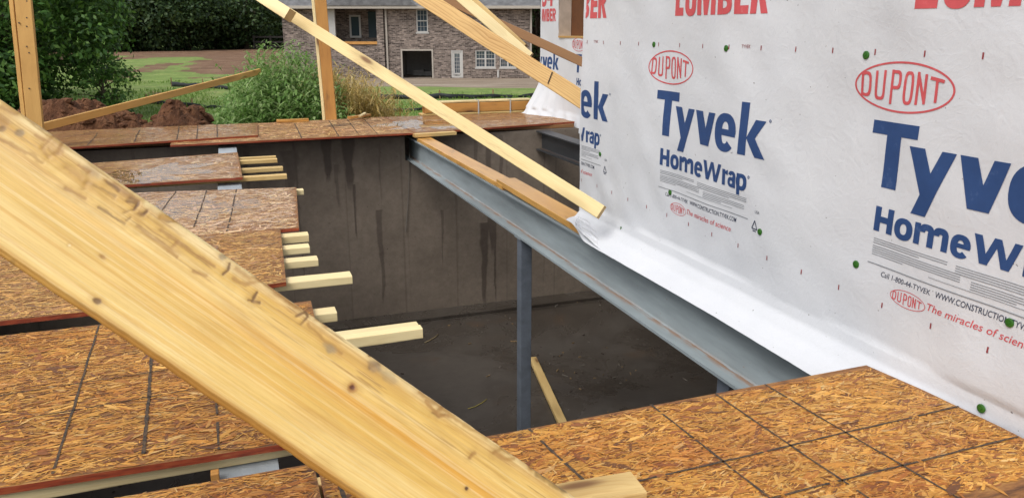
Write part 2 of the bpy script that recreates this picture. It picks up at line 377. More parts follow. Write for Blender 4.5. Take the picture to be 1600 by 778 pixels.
# ------------------------------------------------------------------ ground
FH = np.array([math.sin(YAW), math.cos(YAW)])
def ground_z(x, y):
    x = np.asarray(x, float); y = np.asarray(y, float)
    d = x*FH[0] + y*FH[1]
    side = sstep(.05, .15, x/np.maximum(y, 1))
    z = -1.0 - 1.25*sstep(20, 56, d)*side
    z = z + .10*(fbm(x*.35, y*.35, 3)-.5)*sstep(8.5, 12, y) + .25*(fbm(x*.07, y*.07, 5)-.5)*sstep(12, 25, y)
    z = z - .35*sstep(16, 24, y)*side*(1-sstep(24, 32, y))*0.5
    return z
PIT = (-2.5, 5.0, -2.6, 8.55)
def make_ground():
    xs = np.unique(np.concatenate([np.linspace(-900, -60, 14), np.linspace(-60, -12, 40), np.linspace(-12, PIT[0], 22), np.linspace(PIT[0], PIT[1], 40), np.linspace(PIT[1], 18, 40), np.linspace(18, 80, 50), np.linspace(80, 900, 14)]))
    ys = np.unique(np.concatenate([np.linspace(-900, -30, 10), np.linspace(-30, PIT[2], 12), np.linspace(PIT[2], PIT[3], 20), np.linspace(PIT[3], 24, 70), np.linspace(24, 100, 130), np.linspace(100, 900, 16)]))
    X, Y = np.meshgrid(xs, ys); Z = ground_z(X, Y)
    v = np.stack([X, Y, Z], -1).reshape(-1, 3)
    nx = len(xs); i, j = np.meshgrid(np.arange(nx-1), np.arange(len(ys)-1))
    i = i.ravel(); j = j.ravel()
    mx = (xs[i]+xs[i+1])/2; my = (ys[j]+ys[j+1])/2
    keep = ~((mx > PIT[0]) & (mx < PIT[1]) & (my > PIT[2]) & (my < PIT[3]))
    f = np.stack([j*nx+i, j*nx+i+1, (j+1)*nx+i+1, (j+1)*nx+i], -1)[keep]
    # bare earth patches of the field, in plan
    cx = v[f].mean(1)
    ang = cx[:, 0]/np.maximum(cx[:, 1], 1); d = cx[:, 0]*FH[0]+cx[:, 1]*FH[1]
    wob = (fbm(cx[:, 0]*.25, cx[:, 1]*.25, 11)-.5)
    bare = np.zeros(len(f))
    def patch(u0, u1, v0, v1, k=1.0):
        sf = .03 if u1-u0 > 120 else .010
        pts = []
        for u in (u0, u1):
            t = math.tan(YAW+math.atan((u-800)/1261.5)); pts.append(t)
        d0 = 1261.5*2.05/max(v1-46, 1); d1 = 1261.5*2.05/max(v0-46, 1)
        a = sstep(pts[0]-sf, pts[0]+sf, ang+wob*.10)*(1-sstep(pts[1]-sf, pts[1]+sf, ang+wob*.10))
        dd = np.log(np.maximum(d, .1)); b = sstep(math.log(d0)-.06, math.log(d0)+.06, dd+wob*.35)*(1-sstep(math.log(d1)-.06, math.log(d1)+.06, dd+wob*.35))
        return a*b*k
    for p in [(-400, 500, 70, 90, .95), (205, 262, 102, 110, .9), (168, 205, 112, 121, .9), (180, 222, 122, 128, .6), (200, 262, 141, 152, .7), (300, 330, 100, 108, .6), (360, 560, 70, 96, 1), (290, 520, 88, 122, .95), (430, 560, 80, 150, .6), (175, 215, 114, 120, .7), (215, 240, 104, 108, .8)]:
        bare = np.maximum(bare, patch(*p))
    side = (d > 31) & (d < 75) & (ang > .06)
    hard = sstep(31, 37, d+wob*9)*(1-sstep(70, 80, d))*sstep(.05, .10, ang+wob*.06)
    bare = np.maximum(bare, hard)
    near = 1-sstep(9.0, 11.5, cx[:, 1]+wob*3); bare = np.maximum(bare, near)
    cols = np.stack([bare, hard, np.zeros(len(f))], -1)
    n = NT('field of grass and bare earth'); a = n.node('ShaderNodeVertexColor'); a.layer_name = 'tint'
    sp = n.node('ShaderNodeSeparateColor'); n.l.new(a.outputs[0], sp.inputs[0])
    c = n.coord(); g1 = n.noise(c, .8, 6, .7); g2 = n.noise(c, 9, 5, .7)
    grass = n.ramp(g1, [(.32, (.15, .235, .046)), (.5, (.215, .305, .070)), (.68, (.30, .32, .12))])
    grass = n.mix(.6, grass, n.ramp(g2, [(.3, (.32, .42, .32)), (.7, (1.25, 1.2, 1.1))]), 'MULTIPLY')
    g3 = n.noise(c, 2.6, 6, .7); grass = n.mix(.6, grass, n.ramp(g3, [(.35, (.45, .55, .5)), (.65, (1.2, 1.15, 1.1))]), 'MULTIPLY')
    dirt = n.ramp(g1, [(.3, (.115, .056, .028)), (.5, (.185, .100, .054)), (.7, (.27, .170, .10))])
    hardc = n.ramp(n.noise(n.coord('Object', (.25, 1.2, 1)), .6, 6, .7), [(.3, (.19, .135, .092)), (.5, (.29, .225, .165)), (.7, (.42, .36, .285))])
    dirt = n.mix(sp.outputs[1], dirt, hardc)
    dirt = n.mix(.5, dirt, n.ramp(g2, [(.3, (.55, .55, .55)), (.7, (1.15, 1.15, 1.15))]), 'MULTIPLY')
    f_ = n.step(n.math('ADD', sp.outputs[0], n.math('MULTIPLY', n.math('SUBTRACT', n.noise(c, 1.7, 6, .7), .5), 1.1)), .38, .62)
    n.set(Base_Color=n.mix(f_, grass, dirt), Roughness=.95); n.bump(n.math('ADD', g2, g1), .7, .08)
    tag(mesh_obj('ground', v, f, n.m, cols=cols, smooth=True), 'field of grass and bare brown earth sloping to the brick house', None, None, 'structure')
make_ground()

# ------------------------------------------------------------------ basement
FLOOR = -2.11
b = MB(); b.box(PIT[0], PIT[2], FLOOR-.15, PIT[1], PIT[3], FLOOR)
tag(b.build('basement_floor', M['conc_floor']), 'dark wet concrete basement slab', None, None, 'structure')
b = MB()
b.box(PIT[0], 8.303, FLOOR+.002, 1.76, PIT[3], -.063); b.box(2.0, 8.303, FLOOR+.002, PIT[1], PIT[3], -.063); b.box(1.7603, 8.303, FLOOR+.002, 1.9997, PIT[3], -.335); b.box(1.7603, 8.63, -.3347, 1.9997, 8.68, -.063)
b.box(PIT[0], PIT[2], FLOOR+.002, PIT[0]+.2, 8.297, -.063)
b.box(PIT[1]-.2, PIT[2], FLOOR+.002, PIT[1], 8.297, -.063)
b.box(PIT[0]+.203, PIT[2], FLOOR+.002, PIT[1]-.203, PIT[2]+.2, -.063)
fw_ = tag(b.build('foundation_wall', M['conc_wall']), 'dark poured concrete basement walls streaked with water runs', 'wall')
def back_face():
    nx, nz = 760, 110; xs = np.linspace(PIT[0], PIT[1], nx); zs = np.linspace(FLOOR+.002, -.063, nz)
    X, Zm = np.meshgrid(xs, zs, indexing='ij'); Yf = 8.3+.004*(fbm(X*2, Zm*2, 3)-.5)
    v = np.stack([X, Yf, Zm], -1).reshape(-1, 3); i, j = np.meshgrid(np.arange(nx-1), np.arange(nz-1), indexing='ij'); i = i.ravel(); j = j.ravel()
    f = np.stack([i*nz+j, (i+1)*nz+j, (i+1)*nz+j+1, i*nz+j+1], -1)
    cc_ = v[f].mean(1); f = f[~((cc_[:, 0] > 1.76) & (cc_[:, 0] < 2.0) & (cc_[:, 2] > -.335))]
    c = v[f].mean(1); x, z = c[:, 0], c[:, 2]
    st = np.zeros(len(f))
    def run(u, vtop, vbot, wd, k):
        x0 = on_y(u, (vtop+vbot)/2, 8.3).x; zb = on_y(u, vbot, 8.3).z; zt = on_y(u, vtop, 8.3).z+.02
        cx = x0+.05*(fbm(z*3+u, z*0+u, 5)-.5); t = np.clip((zt-z)/(zt-zb), 0, 1)
        w_ = wd*(.35+.9*(1-t)+.5*(fbm(z*9+u, z*0, 6)-.5))
        return (1-sstep(w_*.55, w_, np.abs(x-cx)))*k*(1-sstep(.8, 1.0, t+.15*(fbm(x*20, z*4, 7)-.5)))*(z < zt)
    for u, a, b_, w_, k in [(512, 205, 290, .07, .9), (528, 260, 330, .03, .5), (546, 205, 300, .085, .95), (556, 290, 380, .018, .85), (596, 330, 480, .035, .7), (594, 220, 330, .012, .4), (468, 210, 470, .014, .6), (640, 330, 480, .012, .2), (692, 330, 420, .016, .6), (757, 350, 482, .06, .85), (773, 340, 480, .022, .8), (768, 330, 400, .05, .8), (745, 215, 300, .03, .6), (765, 215, 320, .04, .7), (782, 215, 320, .03, .6), (850, 230, 460, .012, .5), (455, 240, 300, .10, .5), (715, 300, 470, .013, .35), (385, 210, 300, .05, .5), (270, 210, 300, .06, .5), (210, 210, 300, .03, .5)]:
        st = np.maximum(st, run(u, a, b_, w_, k))
    for x0 in np.arange(-5.0, 5.0, .61): st = np.maximum(st, (1-sstep(.004, .011, np.abs(x-x0)))*.35)
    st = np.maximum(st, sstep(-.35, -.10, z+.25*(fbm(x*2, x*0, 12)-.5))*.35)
    n = NT('stained basement wall'); a = n.node('ShaderNodeVertexColor'); a.layer_name = 'tint'; sp = n.node('ShaderNodeSeparateColor'); n.l.new(a.outputs[0], sp.inputs[0])
    cc = n.coord(); k = n.ramp(n.noise(cc, 1.5, 8, .62), [(.32, (.165, .132, .103)), (.68, (.26, .212, .167))])
    k = n.mix(.45, k, n.ramp(n.noise(cc, 18, 6, .65), [(.3, (.6, .58, .55)), (.7, (1.15, 1.15, 1.15))]), 'MULTIPLY')
    pit = n.noise(cc, 55, 2); k = n.mix(n.math('MULTIPLY', n.step(pit, .70, .75), .6), k, (.012, .010, .008))
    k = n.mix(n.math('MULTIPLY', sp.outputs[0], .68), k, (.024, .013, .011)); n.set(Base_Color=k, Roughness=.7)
    mesh_obj('back_wall', v, f, n.m, fw_, cols=np.stack([st, st, st], -1), smooth=True)
back_face()
# low footing ledge along the back wall
b = MB(); b.box(-2.29, 8.03, FLOOR+.002, 4.79, 8.297, FLOOR+.035)
b.build('footing', M['conc_floor'], fw_)
b = MB()  # ties left standing out of the wall
pr = on_y(640, 240, 8.285); pb = on_y(634, 362, 8.285)
b.tube([pr, pr.lerp(pb, .5)+Vector((.01, 0, 0)), pb], [.004]*3, 6)
b.build('drip_line', flat('pale mineral streak', (.16, .145, .125), .8), fw_)
# trace of straps and scraps on the slab
def scrap(name, pts, label, m, r):
    q = [on_z(u, v, FLOOR+.008) for u, v in pts]
    b = MB(); b.tube(q, [r]*len(q), 5)
    tag(b.build(name, m, smooth=True), label, 'scrap')
M['yellow'] = flat('yellow strap', (.40, .33, .07), .5)
M['straw'] = flat('straw strap', (.30, .23, .12), .6)
scrap('strap_scrap', [(731, 638), (742, 635), (753, 629), (761, 623)], 'curved yellow strap scrap on the basement slab left of the column', M['yellow'], .0035)
scrap('strap_scrap', [(664, 535), (672, 531), (679, 527), (685, 522)], 'short straw coloured scrap on the slab below the longest joist end', M['straw'], .005)

def rubble():
    rc = np.random.default_rng(4); b = MB()
    for k in range(190):
        x, y = rc.uniform(-2.0, 4.7), rc.uniform(2.2, 8.2)
        if rc.random() < .45: y = 8.0-abs(rc.normal(0, .25))
        if rc.random() < .2: x, y = rc.normal(2.9, .3), rc.normal(6.2, .4)
        a, l, w_, h = rc.uniform(0, 3.14), rc.lognormal(-3.9, .6), rc.uniform(.004, .012), rc.uniform(.003, .012)
        Mx = Matrix.Translation((x, y, FLOOR+.002)) @ Matrix.Rotation(a, 4, 'Z'); b.box(-l/2, -w_/2, 0, l/2, w_/2, h, int(rc.integers(0, 3)), Mx)
    tag(b.build('floor_debris', [flat('grey chips', (.17, .15, .125), .9), flat('wood chips', (.22, .15, .075), .8), flat('dark crumbs', (.06, .045, .035), .9)]), 'small chips and crumbs scattered on the basement slab', None, None, 'stuff')
rubble()

# ------------------------------------------------------------------ strand board sheets
PAL = np.array([(.70, .43, .11), (.64, .35, .065), (.57, .275, .045), (.40, .165, .030), (.25, .082, .022), (.12, .040, .016), (.74, .52, .20)])
PW = np.array([.17, .27, .24, .15, .085, .035, .05])
def inside(poly, P):
    ok = np.ones(len(P), bool); n = len(poly)
    for i in range(n):
        a = poly[i]; b_ = poly[(i+1) % n]
        ok &= ((b_[0]-a[0])*(P[:, 1]-a[1]) - (b_[1]-a[1])*(P[:, 0]-a[0])) > 0.0012
    return ok
def osb(name, poly, label, z=0.0, pale=0.0, dens=2600, lmax=.11, lines=(), seed=1, wet=False, vis=None, rot=0.0, group='strand board floor sheets', th=.018, tone=1.0, wscale=1.0):
    poly = [Vector((p[0], p[1])) for p in poly]
    area = sum(poly[i].x*poly[(i+1) % len(poly)].y-poly[(i+1) % len(poly)].x*poly[i].y for i in range(len(poly)))/2
    if area < 0: poly = poly[::-1]; area = -area
    dens = dens*1.45; lmax = lmax*.80; wscale = wscale*.85
    rg = np.random.default_rng(seed)
    c0 = Vector((sum(p.x for p in poly)/len(poly), sum(p.y for p in poly)/len(poly)))
    x0, x1 = min(p.x for p in poly), max(p.x for p in poly); y0, y1 = min(p.y for p in poly), max(p.y for p in poly)
    box = vis or (x0, x1, y0, y1)
    N = int(dens*(box[1]-box[0])*(box[3]-box[2]))
    px = rg.uniform(box[0], box[1], N); py = rg.uniform(box[2], box[3], N)
    L = np.clip(rg.lognormal(math.log(lmax*.42), .55, N), .006, lmax*1.2)
    w = np.clip(L*rg.uniform(.09, .28, N)*wscale, .0022, .022*wscale)
    small = rg.random(N) < .62; L[small] *= rg.uniform(.22, .6, small.sum()); w[small] = np.clip(w[small]*.42, .0011, .004)
    big = rg.random(N) < .03; L[big] *= 1.5; w[big] = np.clip(w[big]*2.2, .004, .03)
    ang = np.where(rg.random(N) < .80, rg.normal(rot, .42, N), rg.uniform(-1.57, 1.57, N))
    ca, sa = np.cos(ang), np.sin(ang)
    # six-cornered splinter outline
    j = lambda lo, hi: rg.uniform(lo, hi, N)
    ex = np.stack([-.5*L*j(.8, 1), -.3*L*j(.6, 1.1), .35*L*j(.7, 1.1), .5*L*j(.85, 1), .3*L*j(.6, 1.1), -.35*L*j(.7, 1.1)], 1)
    ey = np.stack([w*j(-.2, .2), -.5*w*j(.6, 1), -.5*w*j(.5, 1), w*j(-.3, .3), .5*w*j(.6, 1), .5*w*j(.5, 1)], 1)
    VX = px[:, None]+ex*ca[:, None]-ey*sa[:, None]; VY = py[:, None]+ex*sa[:, None]+ey*ca[:, None]
    zz = rg.uniform(.0002, .0022, N); zz[small] += .0006; tk = .18 if wet else .85; tl = rg.normal(0, .014, N)*tk; tw = rg.normal(0, .075, N)*tk
    VZ = zz[:, None] + np.clip(ex*tl[:, None] + ey*tw[:, None], -.0015, .0015)
    pl = [(p.x, p.y) for p in poly]
    ok = np.ones(N, bool)
    for k in range(6): ok &= inside(pl, np.stack([VX[:, k], VY[:, k]], 1))
    VX, VY, VZ = VX[ok], VY[ok], VZ[ok]; n_ = len(VX)
    ci = rg.choice(len(PAL), n_, p=PW/PW.sum()); bg_ = big[ok]; ci[bg_] = rg.choice([1, 4, 4, 5, 3], bg_.sum()); cols = PAL[ci]*rg.uniform(.75, 1.15, (n_, 1))*tone
    patchy = fbm(VX[:, 0]*5, VY[:, 0]*9, seed)[:, None]; red = sstep(.55, .75, fbm(VX[:, 0]*4+9, VY[:, 0]*12, seed+5))[:, None]
    cols = cols*(.84+.42*patchy)*(1-red*np.array([.16, .32, .38]))
    pl_ = max(pale, .42 if wet else 0); cols = cols*(1-pl_)+pl_*np.array([.80, .58, .40])*(.7+.6*rg.random((n_, 1)))  # paler tan: sky sheen and weathering both mixed into the strand colour
    cols = cols*.86+.14*np.array([.50, .275, .075])
    if not pl_: cols = cols*np.array([.97, .88, .86])
    V = np.stack([VX-c0.x, VY-c0.y, VZ], -1).reshape(-1, 3)
    verts = [tuple(v) for v in V]; faces = [tuple(range(k*6, k*6+6)) for k in range(n_)]
    mi = [1]*n_; fc = [tuple(c) for c in cols]
    fc = [tuple(min(x, .88) for x in c) for c in fc]
    # solid board underneath, split edges
    def add(vs, f, m):
        b0 = len(verts); verts.extend(vs); faces.append(tuple(i+b0 for i in f)); mi.append(m); fc.append((.3, .15, .05))
    top = [(p.x-c0.x, p.y-c0.y, 0.0) for p in poly]; bot = [(p.x-c0.x, p.y-c0.y, -th) for p in poly]
    add(top, range(len(top)), 0); add(bot[::-1], range(len(bot)), 0)
    for i in range(len(poly)):
        k = (i+1) % len(poly)
        # edge: upper two thirds sealed red, lower lip bare
        a0, a1 = Vector(top[i]), Vector(top[k]); m0 = a0+Vector((0, 0, -th*.999)); m1 = a1+Vector((0, 0, -th*.999))
        add([tuple(m0), tuple(m1), tuple(a1), tuple(a0)], range(4), 2)
    # printed nail lines: wobbly broken ribbons
    for (ax, ay), (bx, by), wd in lines:
        A = Vector((ax, ay)); B = Vector((bx, by)); ln = (B-A).length; nseg = max(3, int(ln/.012)); dn = (B-A).normalized(); nn = Vector((-dn.y, dn.x))
        prev = None
        for s_ in range(nseg+1):
            t = s_/nseg; p = A.lerp(B, t) + nn*float((fbm(t*ln*4, ay*9+ax, 5)-.5)*.012)
            hw = wd*(.35+.65*float(vnoise(t*ln*60, ax*7+ay*3, 9)))*.5 + wd*.12
            cur = [(p.x+nn.x*hw-c0.x, p.y+nn.y*hw-c0.y, .0034), (p.x-nn.x*hw-c0.x, p.y-nn.y*hw-c0.y, .0034)]
            if prev and vnoise(t*ln*45, ax*5+by, 19) > .16+.12*float(vnoise(t*ln*5, ay, 8)): add([prev[1], cur[1], cur[0], prev[0]], range(4), 3)
            prev = cur
    o = mesh_obj(name, verts, faces, [M['osb_base'], M['flake_wet' if wet else 'flake'], M['red_edge'], M['line']], None, mi, cols=fc, loc=(c0.x, c0.y, z))
    return tag(o, label, 'floor sheet', group)

LW = .0072
osb('strand_board_sheet', [(-2.48, 1.82), (.119, 1.800), (.119, .60), (-2.48, .60)], 'near strand board sheet cut off at the bottom edge left of the thick board', dens=15000, seed=2,
    lines=[((-.22, .62), (-.24, 1.79), LW)], vis=(-.9, .119, 1.25, 1.82), z=.001)
osb('strand_board_sheet', [(.127, 1.783), (.642, 1.782), (1.874, 1.80), (1.90, 1.60), (1.915, 1.35), (1.915, .60), (.127, .60)], 'bright strand board deck gridded with black lines at the foot of the white wall', dens=19000, seed=3,
    lines=[((1.075, 1.79), (1.115, 1.0), LW), ((1.29, 1.785), (1.325, 1.0), LW), ((1.47, 1.79), (1.52, 1.0), LW), ((.69, 1.78), (.73, 1.45), LW*1.3), ((.165, 1.77), (.185, 1.2), LW*1.6),
           ((.85, 1.448), (1.905, 1.482), LW), ((1.08, 1.28), (1.905, 1.296), LW)], vis=(.127, 1.93, 1.15, 1.81))
osb('strand_board_sheet', [(-2.48, .585), (1.90, .585), (1.90, -.63), (-2.48, -.63)], 'strand board sheet under the photographer', dens=300, seed=4)
osb('strand_board_sheet', [(-2.48, 3.06), (-.84, 3.045), (.24, 3.05), (.205, 1.922), (-.594, 1.942), (-2.48, 1.99)], 'large strand board sheet with three black cross lines and red front edge', dens=9500, seed=5,
    lines=[((-.49, 1.965), (-.52, 3.04), LW), ((-.287, 1.955), (-.32, 2.74), LW*1.3), ((-.105, 1.95), (-.12, 2.36), LW), ((-1.2, 2.47), (-.19, 2.535), LW*.55), ((-1.2, 2.26), (-.12, 2.355), LW*.6)], vis=(-1.3, .24, 1.9, 3.06), tone=1.05)
osb('strand_board_sheet', [(-2.48, 3.20), (-.5, 3.215), (.165, 3.335), (.205, 4.29), (-2.48, 4.29)], 'strand board sheet beside the four pale joist ends', dens=6500, seed=6,
    lines=[((-1.06, 3.24), (-1.0, 3.75), LW)], vis=(-1.5, .21, 3.2, 4.3), tone=1.05, lmax=.12, pale=.16)
osb('strand_board_sheet', [(-2.48, 4.2935), (.303, 4.2935), (.39, 5.47), (-.53, 5.635), (-2.48, 5.72)], 'strand board sheet shining with wet, joined behind the one with four joist ends', dens=4600, seed=7, wet=True,
    lines=[((-.24, 4.5), (-.19, 5.55), LW*1.2), ((-.07, 4.34), (0, 5.53), LW*1.2), ((-.43, 5.0), (-.385, 5.6), LW*1.2)], vis=(-1.5, .4, 4.3, 5.75), lmax=.13, tone=1.4)
osb('strand_board_sheet', [(-2.48, 5.90), (.05, 6.0), (.04, 7.29), (-.94, 7.10), (-2.48, 6.86)], 'narrow strand board walkway with a rain puddle and three joist ends', dens=3000, seed=8, wet=True, vis=(-1.6, .06, 5.88, 7.3), lmax=.14, tone=1.4,
    lines=[((-.30+.024*k, 7.10+.004*k+.012*(k % 2)), (-.288+.024*k+.004*(k % 3), 7.145+.004*k-.02*(k % 3 == 1)), .010) for k in range(13)])
osb('strand_board_sheet', [(-.55, 7.965), (1.812, 8.06), (1.81, 9.71), (-.55, 9.45)], 'middle sheet of the far deck, under the standing post by the beam end', dens=2200, seed=9, pale=.42,
    lines=[((.66, 8.03), (.70, 9.35), .012), ((1.03, 8.05), (1.11, 9.5), .012), ((1.24, 8.06), (1.33, 9.52), .012), ((1.43, 8.06), (1.53, 9.55), .012)], lmax=.15, tone=1.5)
osb('strand_board_sheet', [(-2.9, 7.72), (.254, 8.275), (.295, 9.40), (-2.9, 9.27)], 'left sheet of the far deck, lapped on top of the next one', z=.0195, dens=2000, seed=10, wet=True,
    lines=[((-1.25, 8.02), (-1.29, 9.0), .012), ((-.87, 8.1), (-.91, 9.15), .012), ((-.5, 8.16), (-.53, 9.3), .012), ((-.32, 8.19), (-.34, 9.35), .012), ((-.13, 8.22), (-.14, 9.36), .012)], lmax=.15, tone=1.5, vis=(-2.3, .3, 7.8, 9.4))
osb('strand_board_sheet', [(1.819, 8.06), (3.845, 8.45), (3.84, 9.66), (1.817, 9.70)], 'grey wet sheet at the right end of the far deck against the wrapped wall', dens=1800, seed=11, wet=True, lmax=.15, tone=1.35)

# puddle on the walkway: a thin film of water that the strands poke through
def puddle():
    n = NT('rain water film')
    n.set(Base_Color=(.95, .96, .97), Roughness=.01, IOR=1.33, Transmission_Weight=1.0, Specular_IOR_Level=.8)
    n.bump(n.noise(n.coord(), 30, 2), .015, .002)
    def film(cx, cy, rx, ry, z, lab, sd_):
        vs = [(cx, cy, z)]; K = 90
        for i in range(K):
            t = 2*math.pi*i/K; r = 1+.9*(float(fbm(math.cos(t)*3+5, math.sin(t)*3+5, sd_))-.5)*2
            vs.append((cx+rx*r*math.cos(t), cy+ry*r*math.sin(t), z))
        tag(mesh_obj('rain_puddle', vs, [(0, 1+i, 1+(i+1) % K) for i in range(K)], n.m), lab, 'puddle')
    film(-.64, 6.42, .44, .33, .00175, 'rain puddle glinting white on the narrow strand board walkway', 4)
    film(-.30, 4.98, .34, .36, .00150, 'thin film of rain water on the shining sheet behind the four joist ends', 9)
    film(2.05, 8.75, .42, .40, .00160, 'rain water lying on the grey wet sheet at the right end of the far deck', 14)
puddle()

# ------------------------------------------------------------------ lumber
def board(p0, p1, w, t, upv, mat, label, name='lumber_board', cat='board', group=None, bevel=.003, parent=None, warp=.002, cut0=0, cut1=0):
    """a sawn board from p0 to p1; w across (along upv), t thick; gently bowed, arrises rounded"""
    p0 = Vector(p0); p1 = Vector(p1); ax = (p1-p0); L = ax.length; ax.normalize()
    up = Vector(upv); up = (up-ax*up.dot(ax)).normalized(); si = ax.cross(up)
    n = max(8, int(L/.06)); rd = min(.004, t*.2)
    prof = []
    for sy, sz, a0 in ((1, 1, 0), (-1, 1, 90), (-1, -1, 180), (1, -1, 270)):
        for a in (0, 45, 90):
            r = math.radians(a0+a); prof.append((sy*(w/2-rd)+rd*math.cos(r), sz*(t/2-rd)+rd*math.sin(r)))
    K = len(prof); vs = []; fs = []; sd_ = random.random()*50
    for i in range(n+1):
        x = -L/2+L*i/n; bow = warp*math.sin(math.pi*i/n+sd_)
        for k, (a, c) in enumerate(prof):
            j = (vnoise(x*9+sd_, k*3.1, 2)-.5)*.0016
            sh = (cut0*(1-i/n) if i == 0 else 0) + (cut1 if i == n else 0)
            vs.append((x+sh*a/w, a+bow+j, c+bow*.5+j))
    for i in range(n):
        for k in range(K): fs.append((i*K+k, i*K+(k+1) % K, (i+1)*K+(k+1) % K, (i+1)*K+k))
    fs += [tuple(range(K))[::-1], tuple(n*K+k for k in range(K))]
    o = mesh_obj(name, vs, fs, mat, parent)
    R = Matrix((ax, up, si)).transposed().to_4x4(); R.translation = (p0+p1)/2
    if parent is None:
        o.matrix_world = R
        tag(o, label, cat, group)
    else: o.matrix_local = R
    return o
Z = Vector((0, 0, 1)); XV = Vector((1, 0, 0)); YV = Vector((0, 1, 0))

JG = 'loose joists under the strand board strips'
def joist(x1, y, label, x0=-2.47, w=.075, t=.034, mat='pale', z=-.0195, tw=0.0):
    board((x0, y-tw, z-t/2), (x1, y, z-t/2), w, t, YV, M[mat], label, 'joist', 'joist', JG)
joist(.603, 2.672, 'pale joist reaching farthest over the pit, front half of the doubled pair', w=.044, t=.040, tw=.05)
joist(.598, 2.719, 'pale joist reaching farthest over the pit, back half of the doubled pair', w=.042, t=.039, tw=.05)
joist(.327, 2.975, 'short pale joist end peeping out right behind the thick leaning board', t=.038)
joist(.13, 1.985, 'joist carrying the bright red front edge of the large sheet', w=.07, t=.034)
joist(.455, 3.43, 'longest of the four pale joist ends beside the unlapped sheet', t=.038, w=.085)
joist(.340, 3.74, 'second nearest of the four pale joist ends', t=.036)
joist(.325, 3.99, 'third nearest of the four pale joist ends', t=.036)
joist(.345, 4.24, 'farthest of the four pale joist ends, under the red sheet corner', t=.042)
joist(.437, 5.50, 'tiny joist end at the back corner of the shining wet sheet', t=.036, w=.06)
joist(.372, 6.14, 'nearest of the joist ends under the puddled walkway', w=.07, mat='spruce')
joist(.368, 6.50, 'middle one of the joist ends under the puddled walkway', w=.07, mat='spruce')
joist(.352, 6.93, 'joist under the puddled walkway, second from the back', w=.05, mat='spruce')
joist(.352, 7.10, 'backmost joist end under the puddled walkway', w=.05, mat='spruce')
# timbers carrying the near deck
board((-2.47, 1.72, -.04), (1.86, 1.72, -.04), .08, .036, Z, M['spruce'], 'joist hidden under the front edge of the gridded deck', 'joist', 'joist', JG)
board((-2.47, .7, -.04), (1.86, .7, -.04), .08, .036, Z, M['spruce'], 'joist under the near edge of the gridded deck', 'joist', 'joist', JG)
board((-2.47, -.5, -.04), (1.86, -.5, -.04), .08, .036, Z, M['spruce'], 'joist under the sheet below the photographer', 'joist', 'joist', JG)
# far deck sill
board((-2.45, 8.46, -.041), (3.80, 8.46, -.041), .14, .040, YV, M['brown'], 'sill timber along the top of the back basement wall under the far deck', 'sill_plate', 'timber')
board((-5.0, 9.3, -.040), (3.80, 9.3, -.040), .14, .040, YV, M['spruce'], 'timber under the outer edge of the far deck', 'sill_plate', 'timber')
for xx_ in (-4.5, -2.2, 0.2, 2.4, 3.6):
    pass

# ------------------------------------------------------------------ steel
def ibeam(name, x, y0, y1, ztop, depth, fw, mat, label, ft=.014, wt=.010, htop=None):
    h = fw/2; g_ = htop or h; a = wt/2; ch = .006
    P = [(-g_, 0), (g_, 0), (g_, -ft), (a+ch, -ft), (a, -ft-ch), (a, -depth+ft+ch), (a+ch, -depth+ft), (h, -depth+ft), (h, -depth), (-h, -depth), (-h, -depth+ft), (-a-ch, -depth+ft), (-a, -depth+ft+ch), (-a, -ft-ch), (-a-ch, -ft), (-g_, -ft)]
    n = 40; vs = []; fs = []; K = len(P)
    for i in range(n+1):
        y = (y0-y1)/2+(y1-y0)*i/n
        vs += [(px, y, pz) for px, pz in P]
    for i in range(n):
        for k in range(K): fs.append((i*K+k, i*K+(k+1) % K, (i+1)*K+(k+1) % K, (i+1)*K+k))
    fs += [tuple(range(K)), tuple(n*K+k for k in range(K))[::-1]]
    o = mesh_obj(name, vs, fs, mat, loc=(x, (y0+y1)/2, ztop))
    bm = bmesh.new(); bm.from_mesh(o.data); bmesh.ops.recalc_face_normals(bm, faces=bm.faces[:]); bm.to_mesh(o.data); bm.free()
    return tag(o, label, 'beam')
ibeam('steel_beam', 1.880, -.6, 8.62, -.084, .243, .184, M['steel'], 'long grey steel I beam running under the white wall over the open pit', htop=.058)
ibeam('steel_beam', -.045, -.6, 8.29, -.0575, .24, .165, M['steel_skylit'], 'pale steel beam showing in the gaps between the strand board strips')
ibeam('steel_beam', 3.36, 4.3, 8.29, -.065, .22, .15, M['steel_dark'], 'dark steel beam in the shade under the far wrapped wall')
def column(x, y, label, s=.082, top=-.325):
    t = empty('steel_column', (x, y, FLOOR)); tag(t, label, 'column', 'steel columns under the beams')
    b = MB(); h = s/2; b.box(-h, -h, .012, h, h, top-FLOOR-.012); b.build('post_tube', M['steel_dark'] , t, bevel=.006)
    b = MB(); b.box(-.12, -.12, .002, .12, .12, .0115)
    for sx in (-.09, .09):
        for sy in (-.09, .09): b.tube([(sx, sy, .0118), (sx, sy, .035)], [.011, .011], 6)
    b.build('base_plate', M['steel_dark'], t)
    b = MB(); b.box(-.055, -.055, top-FLOOR-.0115, .055, .055, top-FLOOR); b.build('cap_plate', M['steel'], t)
M['steel_dark2'] = steel('blue black steel tube', (.13, .15, .18), .35)
_s = M['steel_dark']; M['steel_dark'] = M['steel_dark2']
column(1.845, 4.86, 'dark square steel column standing on the slab under the grey beam')
column(1.880, 2.50, 'steel column whose top just shows beside the gridded deck')
column(-.045, 2.9, 'steel column under the pale beam below the large sheet', top=-.30)
M['steel_dark'] = _s

